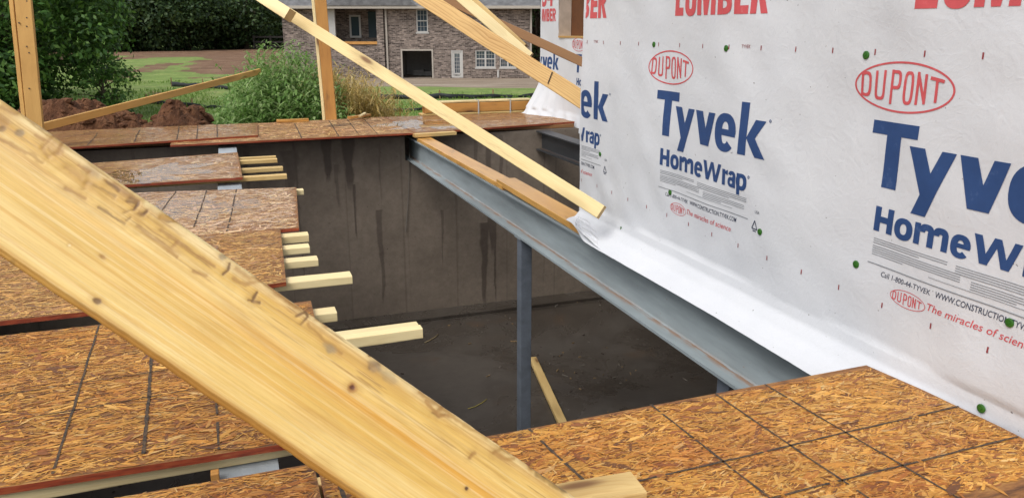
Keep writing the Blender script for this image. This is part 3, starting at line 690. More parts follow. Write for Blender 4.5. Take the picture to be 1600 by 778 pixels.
# nailers on the beam
board((1.905, 5.28, -.065), (1.905, 8.02, -.065), .150, .036, XV, M['nailer'], 'far wet nailer plank bolted along the top of the grey beam', 'nailer_plank', 'plank')
board((1.900, 3.93, -.063), (1.908, 5.42, -.045), .150, .040, XV, M['nailer'], 'near wet nailer plank with a knot, ending at the torn wrap', 'nailer_plank', 'plank')
q0 = on_z(646, 207, .0); q1 = on_z(686, 204, .0)
board(Vector((1.80, 8.02, -.0195)), Vector((2.26, 8.06, -.0195)), .09, .036, YV, M['spruce'], 'short wood block lying across the far end of the nailer', 'wood_block', 'block')

bs = on_z(336, 742, -.04); b = MB(); b.box(-.010, -.014, -.0165, .010, .014, .010); tag(b.build('wood_block', M['fir'], bevel=.002, loc=tuple(bs)), 'tiny wood block at the edge of the pale beam below the large sheet', 'block')
# plank leaning in the basement
board(on_z(832, 560, FLOOR+.03), on_z(893, 690, FLOOR+.03), .075, .036, XV, M['spruce'], 'pale plank lying on the basement slab behind the dark column', 'lumber_board', 'board')

# cleat at the foot of the thick brace
def block():
    a = on_z(985, 735, .06); bq = on_z(1018, 763, .06); l = on_z(895, 750, .06)
    ax = (l-a).normalized(); perp = Vector((ax.y, -ax.x, 0)); 
    if perp.y > 0: perp = -perp
    wv = (bq-a).dot(perp)
    c0_ = a+perp*.045; 
    board(c0_+Vector((0, 0, -.029)), c0_+ax*.36+Vector((0, 0, -.029)), .09, .058, perp, M['spruce'], 'wood cleat with a knot nailed to the deck at the foot of the thick board', 'wood_block', 'block')
block()

# braces behind the wall corner
def brace(up0, up1, lo0, d0, d1, mat, label, t=.038, ext0=0, ext1=0, thk_back=True, name='brace_board', cut1=0.0, group='temporary wall braces'):
    """upper image edge from up0 to up1 at depths d0,d1; lo0 a point on the lower edge: gives the width; face turned to the viewer"""
    a = at_d(*up0, d0); c = at_d(*up1, d1); ax = (c-a).normalized()
    a = a-ax*ext0; c = c+ax*ext1
    view = ((a+c)/2-Vector(_C)).normalized(); wdir = ax.cross(view).normalized()
    if wdir.z > 0: wdir = -wdir
    # width from the lower point: intersect its ray with the board plane
    nrm = ax.cross(wdir).normalized(); r = Vector(ray(*lo0)); r_ = r*((a-Vector(_C)).dot(nrm)/r.dot(nrm)); pl = Vector(_C)+r_
    w = (pl-a).dot(wdir)
    tn = nrm if nrm.dot(view) > 0 else -nrm
    off = wdir*(w/2)+tn*(t/2)
    return board(a+off, c+off, w, t, wdir, M[mat], label, name, 'brace', group, cut1=cut1)
brace((430, -2), (944, 322), (700, 192), 5.35, 4.10, 'bark_edge', 'long pale brace running down to the wall corner beside the beam', ext0=.8)
brace((385, -31), (453, 14), (400, 1), 5.17, 5.02, 'pale', 'short pale board lapped over the upper end of the long brace', t=.07, ext0=.5)
brace((692, 0), (910, 140), (749, 68), 4.95, 4.72, 'pine', 'wide grainy plank with a black pencil mark slanting behind the wall corner', ext0=.9, ext1=.12, t=.04)
brace((736, 0), (832, 83), (757, 40), 5.02, 4.95, 'pale', 'pale brace lying on top of the wide grainy plank', ext0=.8, t=.045)
brace((746, 0), (822, 69), (790, 55), 5.22, 5.16, 'spruce', 'thin yellow board behind the pale brace ending in a cut tip', ext0=.8, t=.06)
brace((697, -8), (908, 89), (880, 92), 6.3, 5.9, 'brown', 'brown shaded brace crossing behind to the far wrapped wall', ext0=.5, ext1=.3)
def pencil():
    o = [o for o in bpy.data.objects if o.name.startswith('brace_board') and 'grainy' in o.get('label', '')][0]
    bpy.context.view_layer.update(); inv = o.matrix_world.inverted(); c0_ = inv @ cam.location
    hw = [max(abs(v.co[k]) for v in o.data.vertices) for k in range(3)]; sgn = 1 if c0_.z > 0 else -1
    q = []
    for u, v in ((863, 113), (856, 131)):
        d = (inv.to_3x3() @ Vector(ray(u, v))).normalized(); k = (sgn*(hw[2]+.0008)-c0_.z)/d.z; q.append(c0_+d*k)
    b = MB(); b.tube(q, [.004, .004], 6); b.build('pencil_mark', M['line'], o)
pencil()
# posts
def post(bl, br, tl, tr, y, mats, label):
    """two studs nailed into an L: a thin edge on the left and a wide face on the right"""
    B0 = on_y(*bl, y); B1 = on_y(*br, y); T0 = on_y(*tl, y); T1 = on_y(*tr, y)
    t = empty('stud_post', ((B0.x+B1.x)/2, y, min(B0.z, B1.z))); tag(t, label, 'post', 'stud posts standing on the far deck')
    O = t.location
    wid = ((B1-B0).length + (T1-T0).length)/2
    e = wid*.22
    up0 = (T0-B0).normalized()
    b0 = Vector(((B0.x+B1.x)/2, y, O.z)); t0 = Vector(((T0.x+T1.x)/2, y, T0.z))+((T0-B0).normalized()*.9)
    right = Vector((1, -.18, 0)).normalized()
    wf = wid-e
    board(b0+right*(e/2)-O, t0+right*(e/2)-O, wf, .038, right, mats[0], None, 'face_stud', parent=t)
    board(b0-right*(wf/2)+Vector((0, .03, 0))-O, t0-right*(wf/2)+Vector((0, .03, 0))-O, e*.92, .09, right, mats[1], None, 'edge_stud', parent=t)
post((505, 187), (526, 187), (487, 0), (511, 0), 8.9, (M['fir'], M['pale']), 'orange fir post standing on the far deck in front of the brick house')
post((38, 232), (73, 232), (15, 0), (48, 0), 8.0, (M['gold'], M['gold']), 'yellow post at the far left in front of the big tree')
def nails():
    t = [o for o in bpy.data.objects if o.name.startswith('stud_post') and 'yellow' in o['label']][0]
    for u, v in [(147, 100), (147, 147), (147, 258), (160, 293), (210, 437), (160, 490), (148, 8), (104, 128)]:
        p = on_y(u/3.536, v/3.536, 7.972); b = MB(); b.tube([(0, .03, 0), (0, 0, 0)], [.006, .006], 8); b.build('nail_head', M['steel_dark'], t, loc=tuple(p-Vector(t.location)))
nails()
# stick from the dirt to the weeds
pa_ = on_y(85, 194, 8.75); pb_ = on_y(406, 112, 11.2); pa_ = pa_+(pa_-pb_).normalized()*.75
board(pa_, pb_, .075, .036, Z, M['gold'], 'slender orange board sloping up from the dirt mound into the weeds', 'lumber_board', 'board')
# scraps at the back edge of the deck
def lay(uv0, uv1, z, w, t, mat, label, name='lumber_scrap', cat='scrap'):
    board(on_z(*uv0, z), on_z(*uv1, z), w, t, YV, M[mat], label, name, cat, 'scraps on the back edge of the far deck')
lay((432, 189.5), (482, 187.5), .02, .06, .035, 'nailer', 'wet orange lumber scrap left of the post foot')
lay((545, 184), (577, 180), .03, .05, .03, 'nailer', 'orange scrap just right of the post foot')
lay((562, 182), (570, 177), .06, .03, .02, 'pale', 'pale splinter leaning on the orange scrap')

# ------------------------------------------------------------------ the thick board in front
def big_board():
    D0 = 1.36
    a = at_d(0, 140, D0); c = at_d(905, 768, D0+.06); ax = (c-a).normalized()
    view = (at_d(450, 500, D0)-Vector(_C)).normalized()
    wdir = ax.cross(view).normalized(); wdir = wdir if wdir.z < 0 else -wdir
    nrm = ax.cross(wdir).normalized(); nrm = nrm if nrm.dot(view) < 0 else -nrm   # towards the viewer
    # lean it a little so that the upper edge shows
    q = Matrix.Rotation(math.radians(-9), 3, ax); 
    w2 = q @ wdir; n2 = q @ nrm
    if n2.z < nrm.z: q = Matrix.Rotation(math.radians(9), 3, ax); w2 = q @ wdir; n2 = q @ nrm
    wdir, nrm = w2, n2
    def sw(u, v):
        r = Vector(ray(u, v)); k = (a-Vector(_C)).dot(nrm)/r.dot(nrm); p = Vector(_C)+r*k-a
        return p.dot(ax), p.dot(wdir)
    wl_ = np.mean([sw(0, 404)[1], sw(300, 602)[1], sw(556, 776)[1]])
    e0 = 0.012   # the visible upper face belongs to the edge
    Wd = wl_-e0; T = .040
    s0 = -.95; s1 = (c-a).length+1.0
    # stop the board on the deck
    zc = a.z+ax.z*s1
    s1 = (0.02-a.z - wdir.z*wl_)/ax.z
    ns = 1450; S_ = np.linspace(s0, s1, ns)
    nwf = 150; Wf = np.linspace(0, 1, nwf)
    prof = []   # (w, n) list going from bottom edge back .. front .. top .. back ; w grows downward
    # the wane along the lower edge, changing along the board
    wane = .006+.020*sstep(.45, .75, fbm(S_*2.2, S_*0+3, 21))
    topj = .0035*(fbm(S_*5, S_*0, 22)-.5)+.0015*(fbm(S_*30, S_*0, 23)-.5)
    botj = .010*(fbm(S_*2.0, S_*0, 24)-.5)+.004*(fbm(S_*18, S_*0, 25)-.5)
    rows = []; tags = []
    r = .009
    for t_ in np.linspace(0, 1, nwf):          # front face
        rows.append(('f', t_))
    for a_ in np.linspace(0, 90, 7)[1:]: rows.append(('bc', a_))
    rows.append(('back', 1.0)); rows.append(('back', 0.0))
    for a_ in np.linspace(90, 0, 7)[:-1]: rows.append(('tc', a_))
    V = []
    WW = []
    for kind, t_ in rows:
        if kind == 'f':
            w = e0+r+(Wd-2*r+botj)*t_; n = np.zeros(ns)
            x = (w-(e0+Wd+botj-wane-.004)); n = n-np.where(x > 0, x*x/(wane+.004)*.8, 0)
            n = n + .0011*(fbm(S_*3, w*40, 31)-.5)*2 + .0007*(fbm(S_*40, w*160, 32)-.5)
        elif kind == 'bc':
            w = e0+Wd+botj-r+r*math.sin(math.radians(t_)); n = -(wane+.004)*.8*np.ones(ns)-.008*(1-math.cos(math.radians(t_)))
        elif kind == 'back':
            w = (e0+Wd+botj-.002 if t_ > .5 else e0+.002+0*S_); n = -T*np.ones(ns)
        else:
            w = e0+r-r*math.sin(math.radians(t_))+topj*math.sin(math.radians(t_)); n = -r*(1-math.cos(math.radians(t_)))*np.ones(ns)
            if t_ == 90: n = n
        V.append(np.stack([S_, w+0*S_, n+0*S_], -1)); WW.append(w+0*S_)
    V = np.stack(V, 1)            # ns, rows, 3
    R_ = len(rows)
    P = np.array(a)[None, None]+V[..., :1]*np.array(ax)+V[..., 1:2]*np.array(wdir)+V[..., 2:3]*np.array(nrm)
    # ---- wood figure, per vertex
    s = V[..., 0]; w = (V[..., 1]-e0)/Wd
    light = np.array([.73, .525, .19]); gold = np.array([.65, .42, .105]); orange = np.array([.57, .285, .035]); dark = np.array([.17, .085, .03]); pale = np.array([.80, .66, .36]); grey = np.array([.26, .21, .13])
    C = np.broadcast_to(light, s.shape+(3,)).copy()
    def mixc(f, col): 
        nonlocal C
        f = np.clip(f, 0, 1)[..., None]; C = C*(1-f)+np.array(col)*f
    warpw = w+.06*(fbm(s*1.3, w*1.5, 40)-.5)
    mixc(sstep(.38, .66, fbm(s*1.1, warpw*7, 41))*.85, gold)
    band = np.exp(-((warpw-(.36-.02*s+.06*np.sin(s*2.1)))/.09)**2)*(.35+.65*sstep(.2, .9, s))
    mixc(band*.9*sstep(.2, .6, fbm(s*2.0, warpw*14, 42)), orange*1.08)
    mixc(sstep(.55, .75, fbm(s*1.6, warpw*30, 43))*.42, orange)
    mixc(sstep(.56, .74, fbm(s*2.2, warpw*60, 44))*.40, pale)
    streak = fbm(s*5, warpw*170, 45); mixc(sstep(.58, .72, streak)*.13, orange*.8); mixc(sstep(.60, .75, fbm(s*6, warpw*140+9, 46))*.12, pale)
    # pale outermost strip and upper edge
    mixc((1-sstep(.04, .12, w+.05*(fbm(s*6, w*3, 47)-.5)))*.8, pale)
    mixc(np.exp(-((w-.13-.05*(fbm(s*3, s*0, 48)-.5))/.035)**2)*sstep(.45, .6, fbm(s*4, w*10, 49))*.55, (.56, .33, .08))
    # lower edge browner
    mixc(sstep(.90, .97, w+.06*(fbm(s*3.2, s*0, 50)-.5))*.95, (.38, .18, .03))
    mixc(sstep(.80, .93, w)*sstep(.5, .65, fbm(s*2.4, w*12, 51))*.5, (.50, .28, .07))
    mixc(sstep(.60, .74, fbm(s*6.5, warpw*42, 55))*(1-sstep(.25, .5, w))*.5, (.42, .235, .06)); mixc(sstep(.64, .76, fbm(s*11, warpw*60, 56))*(1-sstep(.18, .36, w))*.65, (.30, .16, .05))
    # flattened cathedral contours
    cath = np.abs(np.sin((w*5.0-.9*np.sin(s*1.7+1.0)+1.5*(fbm(s*1.0, w*2.2, 52)-.5))*6.0)); mixc((1-sstep(.0, .18, cath))*.22, orange)
    sS = s; sWm = V[..., 1]
    def line(pts, wd, col, k=.8, rag=.5):
        q = [sw(*p) for p in pts]
        nz = .6+rag*2*(fbm(sS*90, sWm*90, 60)-.3)
        best = np.full(s.shape, 9.0)
        for (x0, y0), (x1, y1) in zip(q[:-1], q[1:]):
            dx, dy = x1-x0, y1-y0; t = np.clip(((sS-x0)*dx+(sWm-y0)*dy)/(dx*dx+dy*dy+1e-9), 0, 1)
            best = np.minimum(best, np.hypot(sS-x0-t*dx+.0016*(fbm(sS*60, sWm*60, 61)-.5)*2, sWm-y0-t*dy+.003*(fbm(sS*50, sWm*50, 62)-.5)*2))
        wd *= 1.9; q_ = best/np.maximum(nz, .2)
        mixc((1-sstep(wd*.5, wd*3.2, q_))*k*.38, (.46, .27, .08)); mixc((1-sstep(wd*.15, wd*1.0, q_))*k*1.0, col)
        REL[0] = REL[0] - .0007*k*(1-sstep(0, wd*1.3, best)) + .0003*k*(1-sstep(wd, wd*4, np.abs(best-wd*2)))
    REL = [np.zeros(s.shape)]
    def spot(u, v, r_, col, k=.9, el=1.5):
        x, y = sw(u, v); d = np.hypot((sS-x)/el, sWm-y)+.3*r_*(fbm(sS*120, sWm*120, 63)-.5)*2
        mixc((1-sstep(r_*.7, r_*2.4, d))*k*.45, (.47, .27, .07)); mixc((1-sstep(r_*.45, r_*1.15, d))*k, col); REL[0] = REL[0]-.0006*(1-sstep(r_*.2, r_, d))
    def A_(bx, by, k, pts): return [(bx+p*k, by+q_*k) for p, q_ in pts]
    kA = .2572
    a1 = lambda pts: A_(0, 130, kA, pts); b1 = lambda pts: A_(200, 280, kA, pts); c1 = lambda pts: A_(400, 430, kA, pts); d1 = lambda pts: A_(640, 580, .2545, pts); e1 = lambda pts: A_(0, 280, kA, pts)
    dk = (.13, .06, .018); md = (.29, .14, .035)
    spot(*a1([(315, 385)])[0], .014, (.52, .33, .13), .8, 1.2)
    for pts in ([(255, 400), (290, 355), (320, 318)], [(320, 318), (355, 335), (382, 352)], [(382, 352), (365, 400), (350, 425)], [(350, 425), (300, 445)], [(300, 445), (270, 420), (255, 400)]): line(a1(pts), .0032, md, .75)
    line(a1([(300, 400), (345, 440), (375, 425), (385, 400)]), .003, md, .4)
    spot(*a1([(545, 552)])[0], .0075, (.16, .10, .06), .9, 1.1); spot(*a1([(545, 552)])[0], .016, grey, .5, 1.3)
    spot(*a1([(122, 300)])[0], .0085, (.22, .16, .09), .8, 1.2); spot(*a1([(70, 150)])[0], .014, md, .55, 1.6); spot(*a1([(20, 230)])[0], .012, md, .6, 1.5); spot(*a1([(15, 280)])[0], .007, dk, .7, 1)
    for pts in ([(10, 150), (60, 170), (95, 185)], [(400, 515), (460, 555), (525, 610)], [(215, 320), (262, 352)], [(640, 590), (690, 640), (760, 680), (832, 722)], [(515, 640), (540, 600)], [(540, 600), (640, 670), (690, 700)], [(690, 610), (760, 660), (835, 715)], [(480, 500), (540, 540)], [(0, 345), (120, 400), (260, 480)], [(400, 640), (520, 700)]): line(a1(pts), .0035, md, .7)
    for pts in ([(650, 600), (720, 655)], [(790, 700), (840, 722), (832, 745)]): line(a1(pts), .003, dk, .8)
    for pts in ([(0, 135), (55, 148), (35, 190)], [(65, 210), (90, 222), (112, 195)], [(195, 235), (250, 260), (320, 255)]): line(b1(pts), .0032, dk, .75)
    line(b1([(200, 225), (260, 235), (335, 260)]), .006, (.45, .25, .05), .8)
    for pts in ([(268, 412), (302, 376)], [(60, 290), (180, 380), (300, 470)], [(660, 545), (740, 600), (800, 590)], [(640, 610), (720, 640), (800, 620)], [(860, 650), (960, 720), (1010, 760)], [(400, 560), (470, 590)], [(200, 310), (330, 400), (520, 530)]): line(b1(pts), .0035, md, .6)
    spot(*b1([(575, 470)])[0], .0075, grey, .75, 1.2)
    for pts in ([(578, 578), (608, 556), (618, 515)], [(735, 732), (765, 745), (795, 752)], [(782, 688), (752, 742)]): line(b1(pts), .003, dk, .85)
    for pts in ([(0, 20), (110, 100), (240, 190)], [(250, 190), (330, 232), (372, 242)], [(370, 260), (430, 310)], [(320, 300), (420, 400), (520, 470)]): line(c1(pts), .0036, md, .7)
    for pts in ([(245, 250), (300, 222), (312, 250), (275, 300)], [(690, 570), (740, 545)]): line(c1(pts), .003, dk, .8)
    spot(*c1([(450, 445)])[0], .009, grey, .7, 1.8); spot(*c1([(690, 485)])[0], .003, dk, .9, 1); spot(*c1([(720, 555)])[0], .011, (.20, .15, .10), .85, 1.3); spot(*c1([(800, 615)])[0], .010, grey, .5, 2.6)
    spot(*c1([(586, 682)])[0], .0095, (.30, .12, .035), .95, 1.1); spot(*c1([(586, 680)])[0], .0055, (.10, .03, .015), .95, 1.1)
    for pts in ([(165, 252), (200, 215), (222, 198)], [(140, 255), (180, 278), (215, 262)], [(520, 495), (560, 470), (575, 445)]): line(d1(pts), .0035, dk, .75)
    for pts in ([(60, 130), (190, 220), (350, 335), (470, 400)], [(520, 495), (580, 535), (640, 540)], [(560, 460), (640, 505), (690, 540)], [(370, 530), (385, 510), (402, 500)], [(100, 180), (170, 270), (230, 270)]): line(d1(pts), .0038, md, .7)
    spot(*d1([(750, 580)])[0], .0095, (.34, .15, .05), .95, 1.2); line(d1([(725, 555), (745, 595), (775, 602)]), .003, (.12, .045, .02), .9)
    for p, r_ in (((805, 632), .010), ((845, 655), .009), ((880, 680), .011), ((905, 700), .008), ((945, 712), .009), ((830, 640), .006)): spot(*d1([p])[0], r_, (.09, .065, .04), .8, 1.5)
    spot(*d1([(350, 718)])[0], .0042, (.07, .03, .015), .95, 1)
    for pts in ([(530, 20), (610, 60), (700, 105)], [(600, 170), (680, 225), (755, 268)], [(760, 200), (810, 185), (838, 150)], [(858, 218), (890, 200)], [(770, 250), (792, 235)]): line(e1(pts), .003, dk, .65)
    spot(*e1([(60, 495)])[0], .006, dk, .7, 1.1); spot(*e1([(590, 740)])[0], .006, dk, .85, 1.6); spot(*e1([(620, 470)])[0], .004, md, .7, 2); spot(*e1([(420, 400)])[0], .003, pale, .7, 1)
    mixc(sstep(.5, .72, fbm(s*4.5, w*5, 53))*.35, gold*1.02); mixc(sstep(.58, .72, fbm(s*9, w*13, 54))*.25, (.50, .29, .08))
    C *= .97*(.93+.14*fbm(s*14, w*26, 70))[..., None]
    front = np.zeros(R_); front[:nwf] = 1
    P = P+(REL[0]*front[None, :])[..., None]*np.array(nrm)
    # mesh
    i, j = np.meshgrid(np.arange(ns-1), np.arange(R_), indexing='ij'); i = i.ravel(); j = j.ravel(); k = (j+1) % R_
    f = np.stack([i*R_+j, i*R_+k, (i+1)*R_+k, (i+1)*R_+j], -1)
    org = np.array((a+c)/2)
    me = bpy.data.meshes.new('thick_brace_board'); Pv = (P.reshape(-1, 3)-org)
    faces = f.tolist()+[list(range(R_))[::-1], [(ns-1)*R_+q_ for q_ in range(R_)]]
    me.from_pydata(Pv.tolist(), [], faces); me.update()
    at = me.color_attributes.new('tint', 'FLOAT_COLOR', 'POINT'); c4 = np.ones((len(Pv), 4), np.float32); c4[:, :3] = C.reshape(-1, 3)
    at.data.foreach_set('color', c4.ravel())
    me.polygons.foreach_set('use_smooth', np.array([True]*len(f)+[False]*2))
    bm = bmesh.new(); bm.from_mesh(me); bmesh.ops.recalc_face_normals(bm, faces=bm.faces[:]); bm.to_mesh(me); bm.free()
    n = NT('knotty yellow board'); va = n.node('ShaderNodeVertexColor'); va.layer_name = 'tint'
    uvl = me.uv_layers.new(name='along'); li = np.zeros(len(me.loops), np.int32); me.loops.foreach_get('vertex_index', li)
    arc = np.cumsum(np.concatenate([[0], np.linalg.norm(np.diff(V[0], axis=0), axis=1)]))
    uvp = np.stack([s, np.broadcast_to(arc[None, :], s.shape)], -1).reshape(-1, 2); uvl.data.foreach_set('uv', uvp[li].astype(np.float32).ravel())
    uvn = n.node('ShaderNodeUVMap'); uvn.uv_map = 'along'; sc = n.node('ShaderNodeMapping'); n.l.new(uvn.outputs[0], sc.inputs[0]); sc.inputs['Scale'].default_value = (7, 260, 1)
    fi = n.noise(sc.outputs[0], 1.0, 5, .65)
    fi2 = n.node('ShaderNodeMapping'); n.l.new(uvn.outputs[0], fi2.inputs[0]); fi2.inputs['Scale'].default_value = (22, 620, 1); fi3 = n.noise(fi2.outputs[0], 1.0, 4, .7)
    cc = n.mix(n.math('MULTIPLY', n.step(fi3, .60, .72), .30), va.outputs[0], (.36, .20, .06))
    cc = n.mix(.30, cc, n.ramp(fi, [(.3, (.62, .56, .48)), (.7, (1.12, 1.12, 1.1))]), 'MULTIPLY')
    n.set(Base_Color=cc, Roughness=.5, Specular_IOR_Level=.4); n.bump(fi, .35, .0012)
    me.materials.append(n.m)
    o = bpy.data.objects.new('thick_brace_board', me); COL.objects.link(o); o.location = org
    tag(o, 'thick knotty yellow board with a waney edge slanting across the foreground', 'board')
big_board()

# ------------------------------------------------------------------ the wrapped house
WX = 1.925; FX = 3.85
house = empty('wrapped_house', (2.6, 3.0, 0.0))
tag(house, 'unfinished house wall wrapped in white printed sheeting with blue and red lettering', 'house')
HO = Vector(house.location)
rgw = np.random.default_rng(12)
_wav = [(lam, rgw.uniform(0, 2*math.pi), rgw.uniform(0, 2*math.pi), .0023*lam**1.2*rgw.uniform(.4, 1.2)) for lam in np.exp(rgw.uniform(math.log(.14), math.log(1.3), 46))]
def wrinkle(s, z):
    r = 0
    for lam, th, ph, am in _wav:
        r = r+am*np.sin((s*math.cos(th)+z*math.sin(th))*2*math.pi/lam+ph)
    return r
def drape(s, z):
    """soft folds that gather towards the loose bottom edge (s = distance along the wall from the camera side, y)"""
    k = 1-sstep(-.02, .55, z)
    d = .0022*np.sin((s*.55+z)*2*math.pi/.33+1.2*np.sin(s*2.2))*k + .0016*np.sin((s*.9-z*.8)*2*math.pi/.21+.7)*k*sstep(2.4, 3.6, s)
    return d
def wall_x(y, z):
    return WX - np.abs(0) + wrinkle(y, z)*1.0 + drape(y, z)*1.0
def flare_amt(y): return sstep(1.30, 1.72, y)
def make_near_wall():
    ys = np.linspace(-.6, 4.15, 230); zs = np.linspace(.06, 2.3, 110)
    Y, Zm = np.meshgrid(ys, zs, indexing='ij')
    # the loose flap below: t = 0..1
    t = np.linspace(0, 1, 26)[1:][::-1]
    cur = np.array([(0, .06), (.010, .008), (.048, -.040), (.102, -.068), (.130, -.090)])
    tx = np.interp(t, np.linspace(0, 1, 5), cur[:, 0]); tz = np.interp(t, np.linspace(0, 1, 5), cur[:, 1])
    rowsX = []; rowsZ = []
    fa = flare_amt(ys)
    for a_, b_ in zip(tx, tz):
        roll = .004*np.sin(ys*3.1+a_*30)*(a_/.13)+.005*(fbm(ys*2.5, ys*0+a_*8, 8)-.5)*2*(a_/.13)+.0035*(1-np.abs(2*fbm(ys*9+a_*14, ys*2-a_*9, 18)-1))*(a_/.13)
        end = sstep(3.75, 4.05, ys)
        xo = WX-(a_*(1-.25*end)+roll)*fa+.004*(1-fa) + drape(ys, .02)*(1-a_/.15)
        zo = b_+.005*(1+np.sin(ys*2.3+1))*(a_/.13)*fa+.05*end*(a_/.13)
        zo = zo*1.0-(1-fa)*.03*(a_/.13)
        rowsX.append(xo); rowsZ.append(zo)
    FXm = np.stack(rowsX, 1); FZ = np.stack(rowsZ, 1)
    Xw = wall_x(Y, Zm)
    edge = sstep(4.0, 4.15, Y)*.012*np.sin(Zm*4); Xw = Xw
    Yw = Y + sstep(4.0, 4.15, Y)*(-.03*(1-sstep(.0, .45, Zm))+.012*np.sin(Zm*5+1))
    X = np.concatenate([FXm, Xw], 1); Zf = np.concatenate([FZ, Zm], 1); Yf = np.concatenate([np.repeat(ys[:, None], 25, 1)-.03*sstep(4.0, 4.15, np.repeat(ys[:, None], 25, 1)), Yw], 1)
    n0, n1 = X.shape; v = np.stack([X, Yf, Zf], -1).reshape(-1, 3)-np.array(HO)
    i, j = np.meshgrid(np.arange(n0-1), np.arange(n1-1), indexing='ij'); i = i.ravel(); j = j.ravel()
    f = np.stack([i*n1+j, i*n1+j+1, (i+1)*n1+j+1, (i+1)*n1+j], -1)
    o = mesh_obj('wrapped_wall', v, f, M['wrap'], house, smooth=True); o['label'] = 'near wrapped wall with large blue lettering and a loose bottom flap'
make_near_wall()
# framing behind the wrap, the return wall, unseen floors inside added to keep the basement dark
b = MB(); b.box(WX+.03, -.6, .004, WX+.13, 4.10, 2.28)
b.build('wall_framing', M['spruce'], house, loc=tuple(-HO))
b = MB(); b.box(WX+.012, 4.135, .0, FX+.10, 4.175, 2.28); b.build('return_wall', M['wrap'], house, loc=tuple(-HO))
b = MB(); b.box(WX+.035, -.6, -.055, FX+.9, 4.13, -.02); b.build('unseen_subfloor', M['osb_base'], house, loc=tuple(-HO))
b = MB(); b.box(FX+.16, 4.2, -.055, FX+2.9, 9.5, -.02); b.build('unseen_subfloor', M['osb_base'], house, loc=tuple(-HO))
# torn fold where the wrap is tucked at the corner
def fold():
    n0, n1 = 40, 22; vs = []; fs = []
    A = [on_x(903, 338, 1.86), on_x(930, 352, 1.90), on_x(946, 372, 1.91)]      # upper hem
    B = [on_x(899, 352, 1.80), on_x(922, 382, 1.79), on_x(958, 404, 1.79)]      # lower hem
    for i in range(n0+1):
        t = i/n0
        def bz(P): return P[0]*(1-t)**2+P[1]*2*t*(1-t)+P[2]*t*t
        p, q = bz(A), bz(B)
        for j in range(n1+1):
            s_ = j/n1; r = p.lerp(q, s_)
            bul = .020*math.sin(math.pi*s_)*math.sin(math.pi*min(1, t*1.2+.1))
            wr = .006*(float(fbm(t*9, s_*7, 77))-.5)*2+.004*math.sin(s_*19+t*6)
            vs.append(r+Vector((-bul*.8-wr, -wr, bul*.6+wr)))
    for i in range(n0):
        for j in range(n1): fs.append((i*(n1+1)+j, i*(n1+1)+j+1, (i+1)*(n1+1)+j+1, (i+1)*(n1+1)+j))
    o = mesh_obj('wrap_fold', [v-HO for v in vs], fs, M['wrap'], house, smooth=True)
    m = o.modifiers.new('thick', 'SOLIDIFY'); m.thickness = .003
fold()

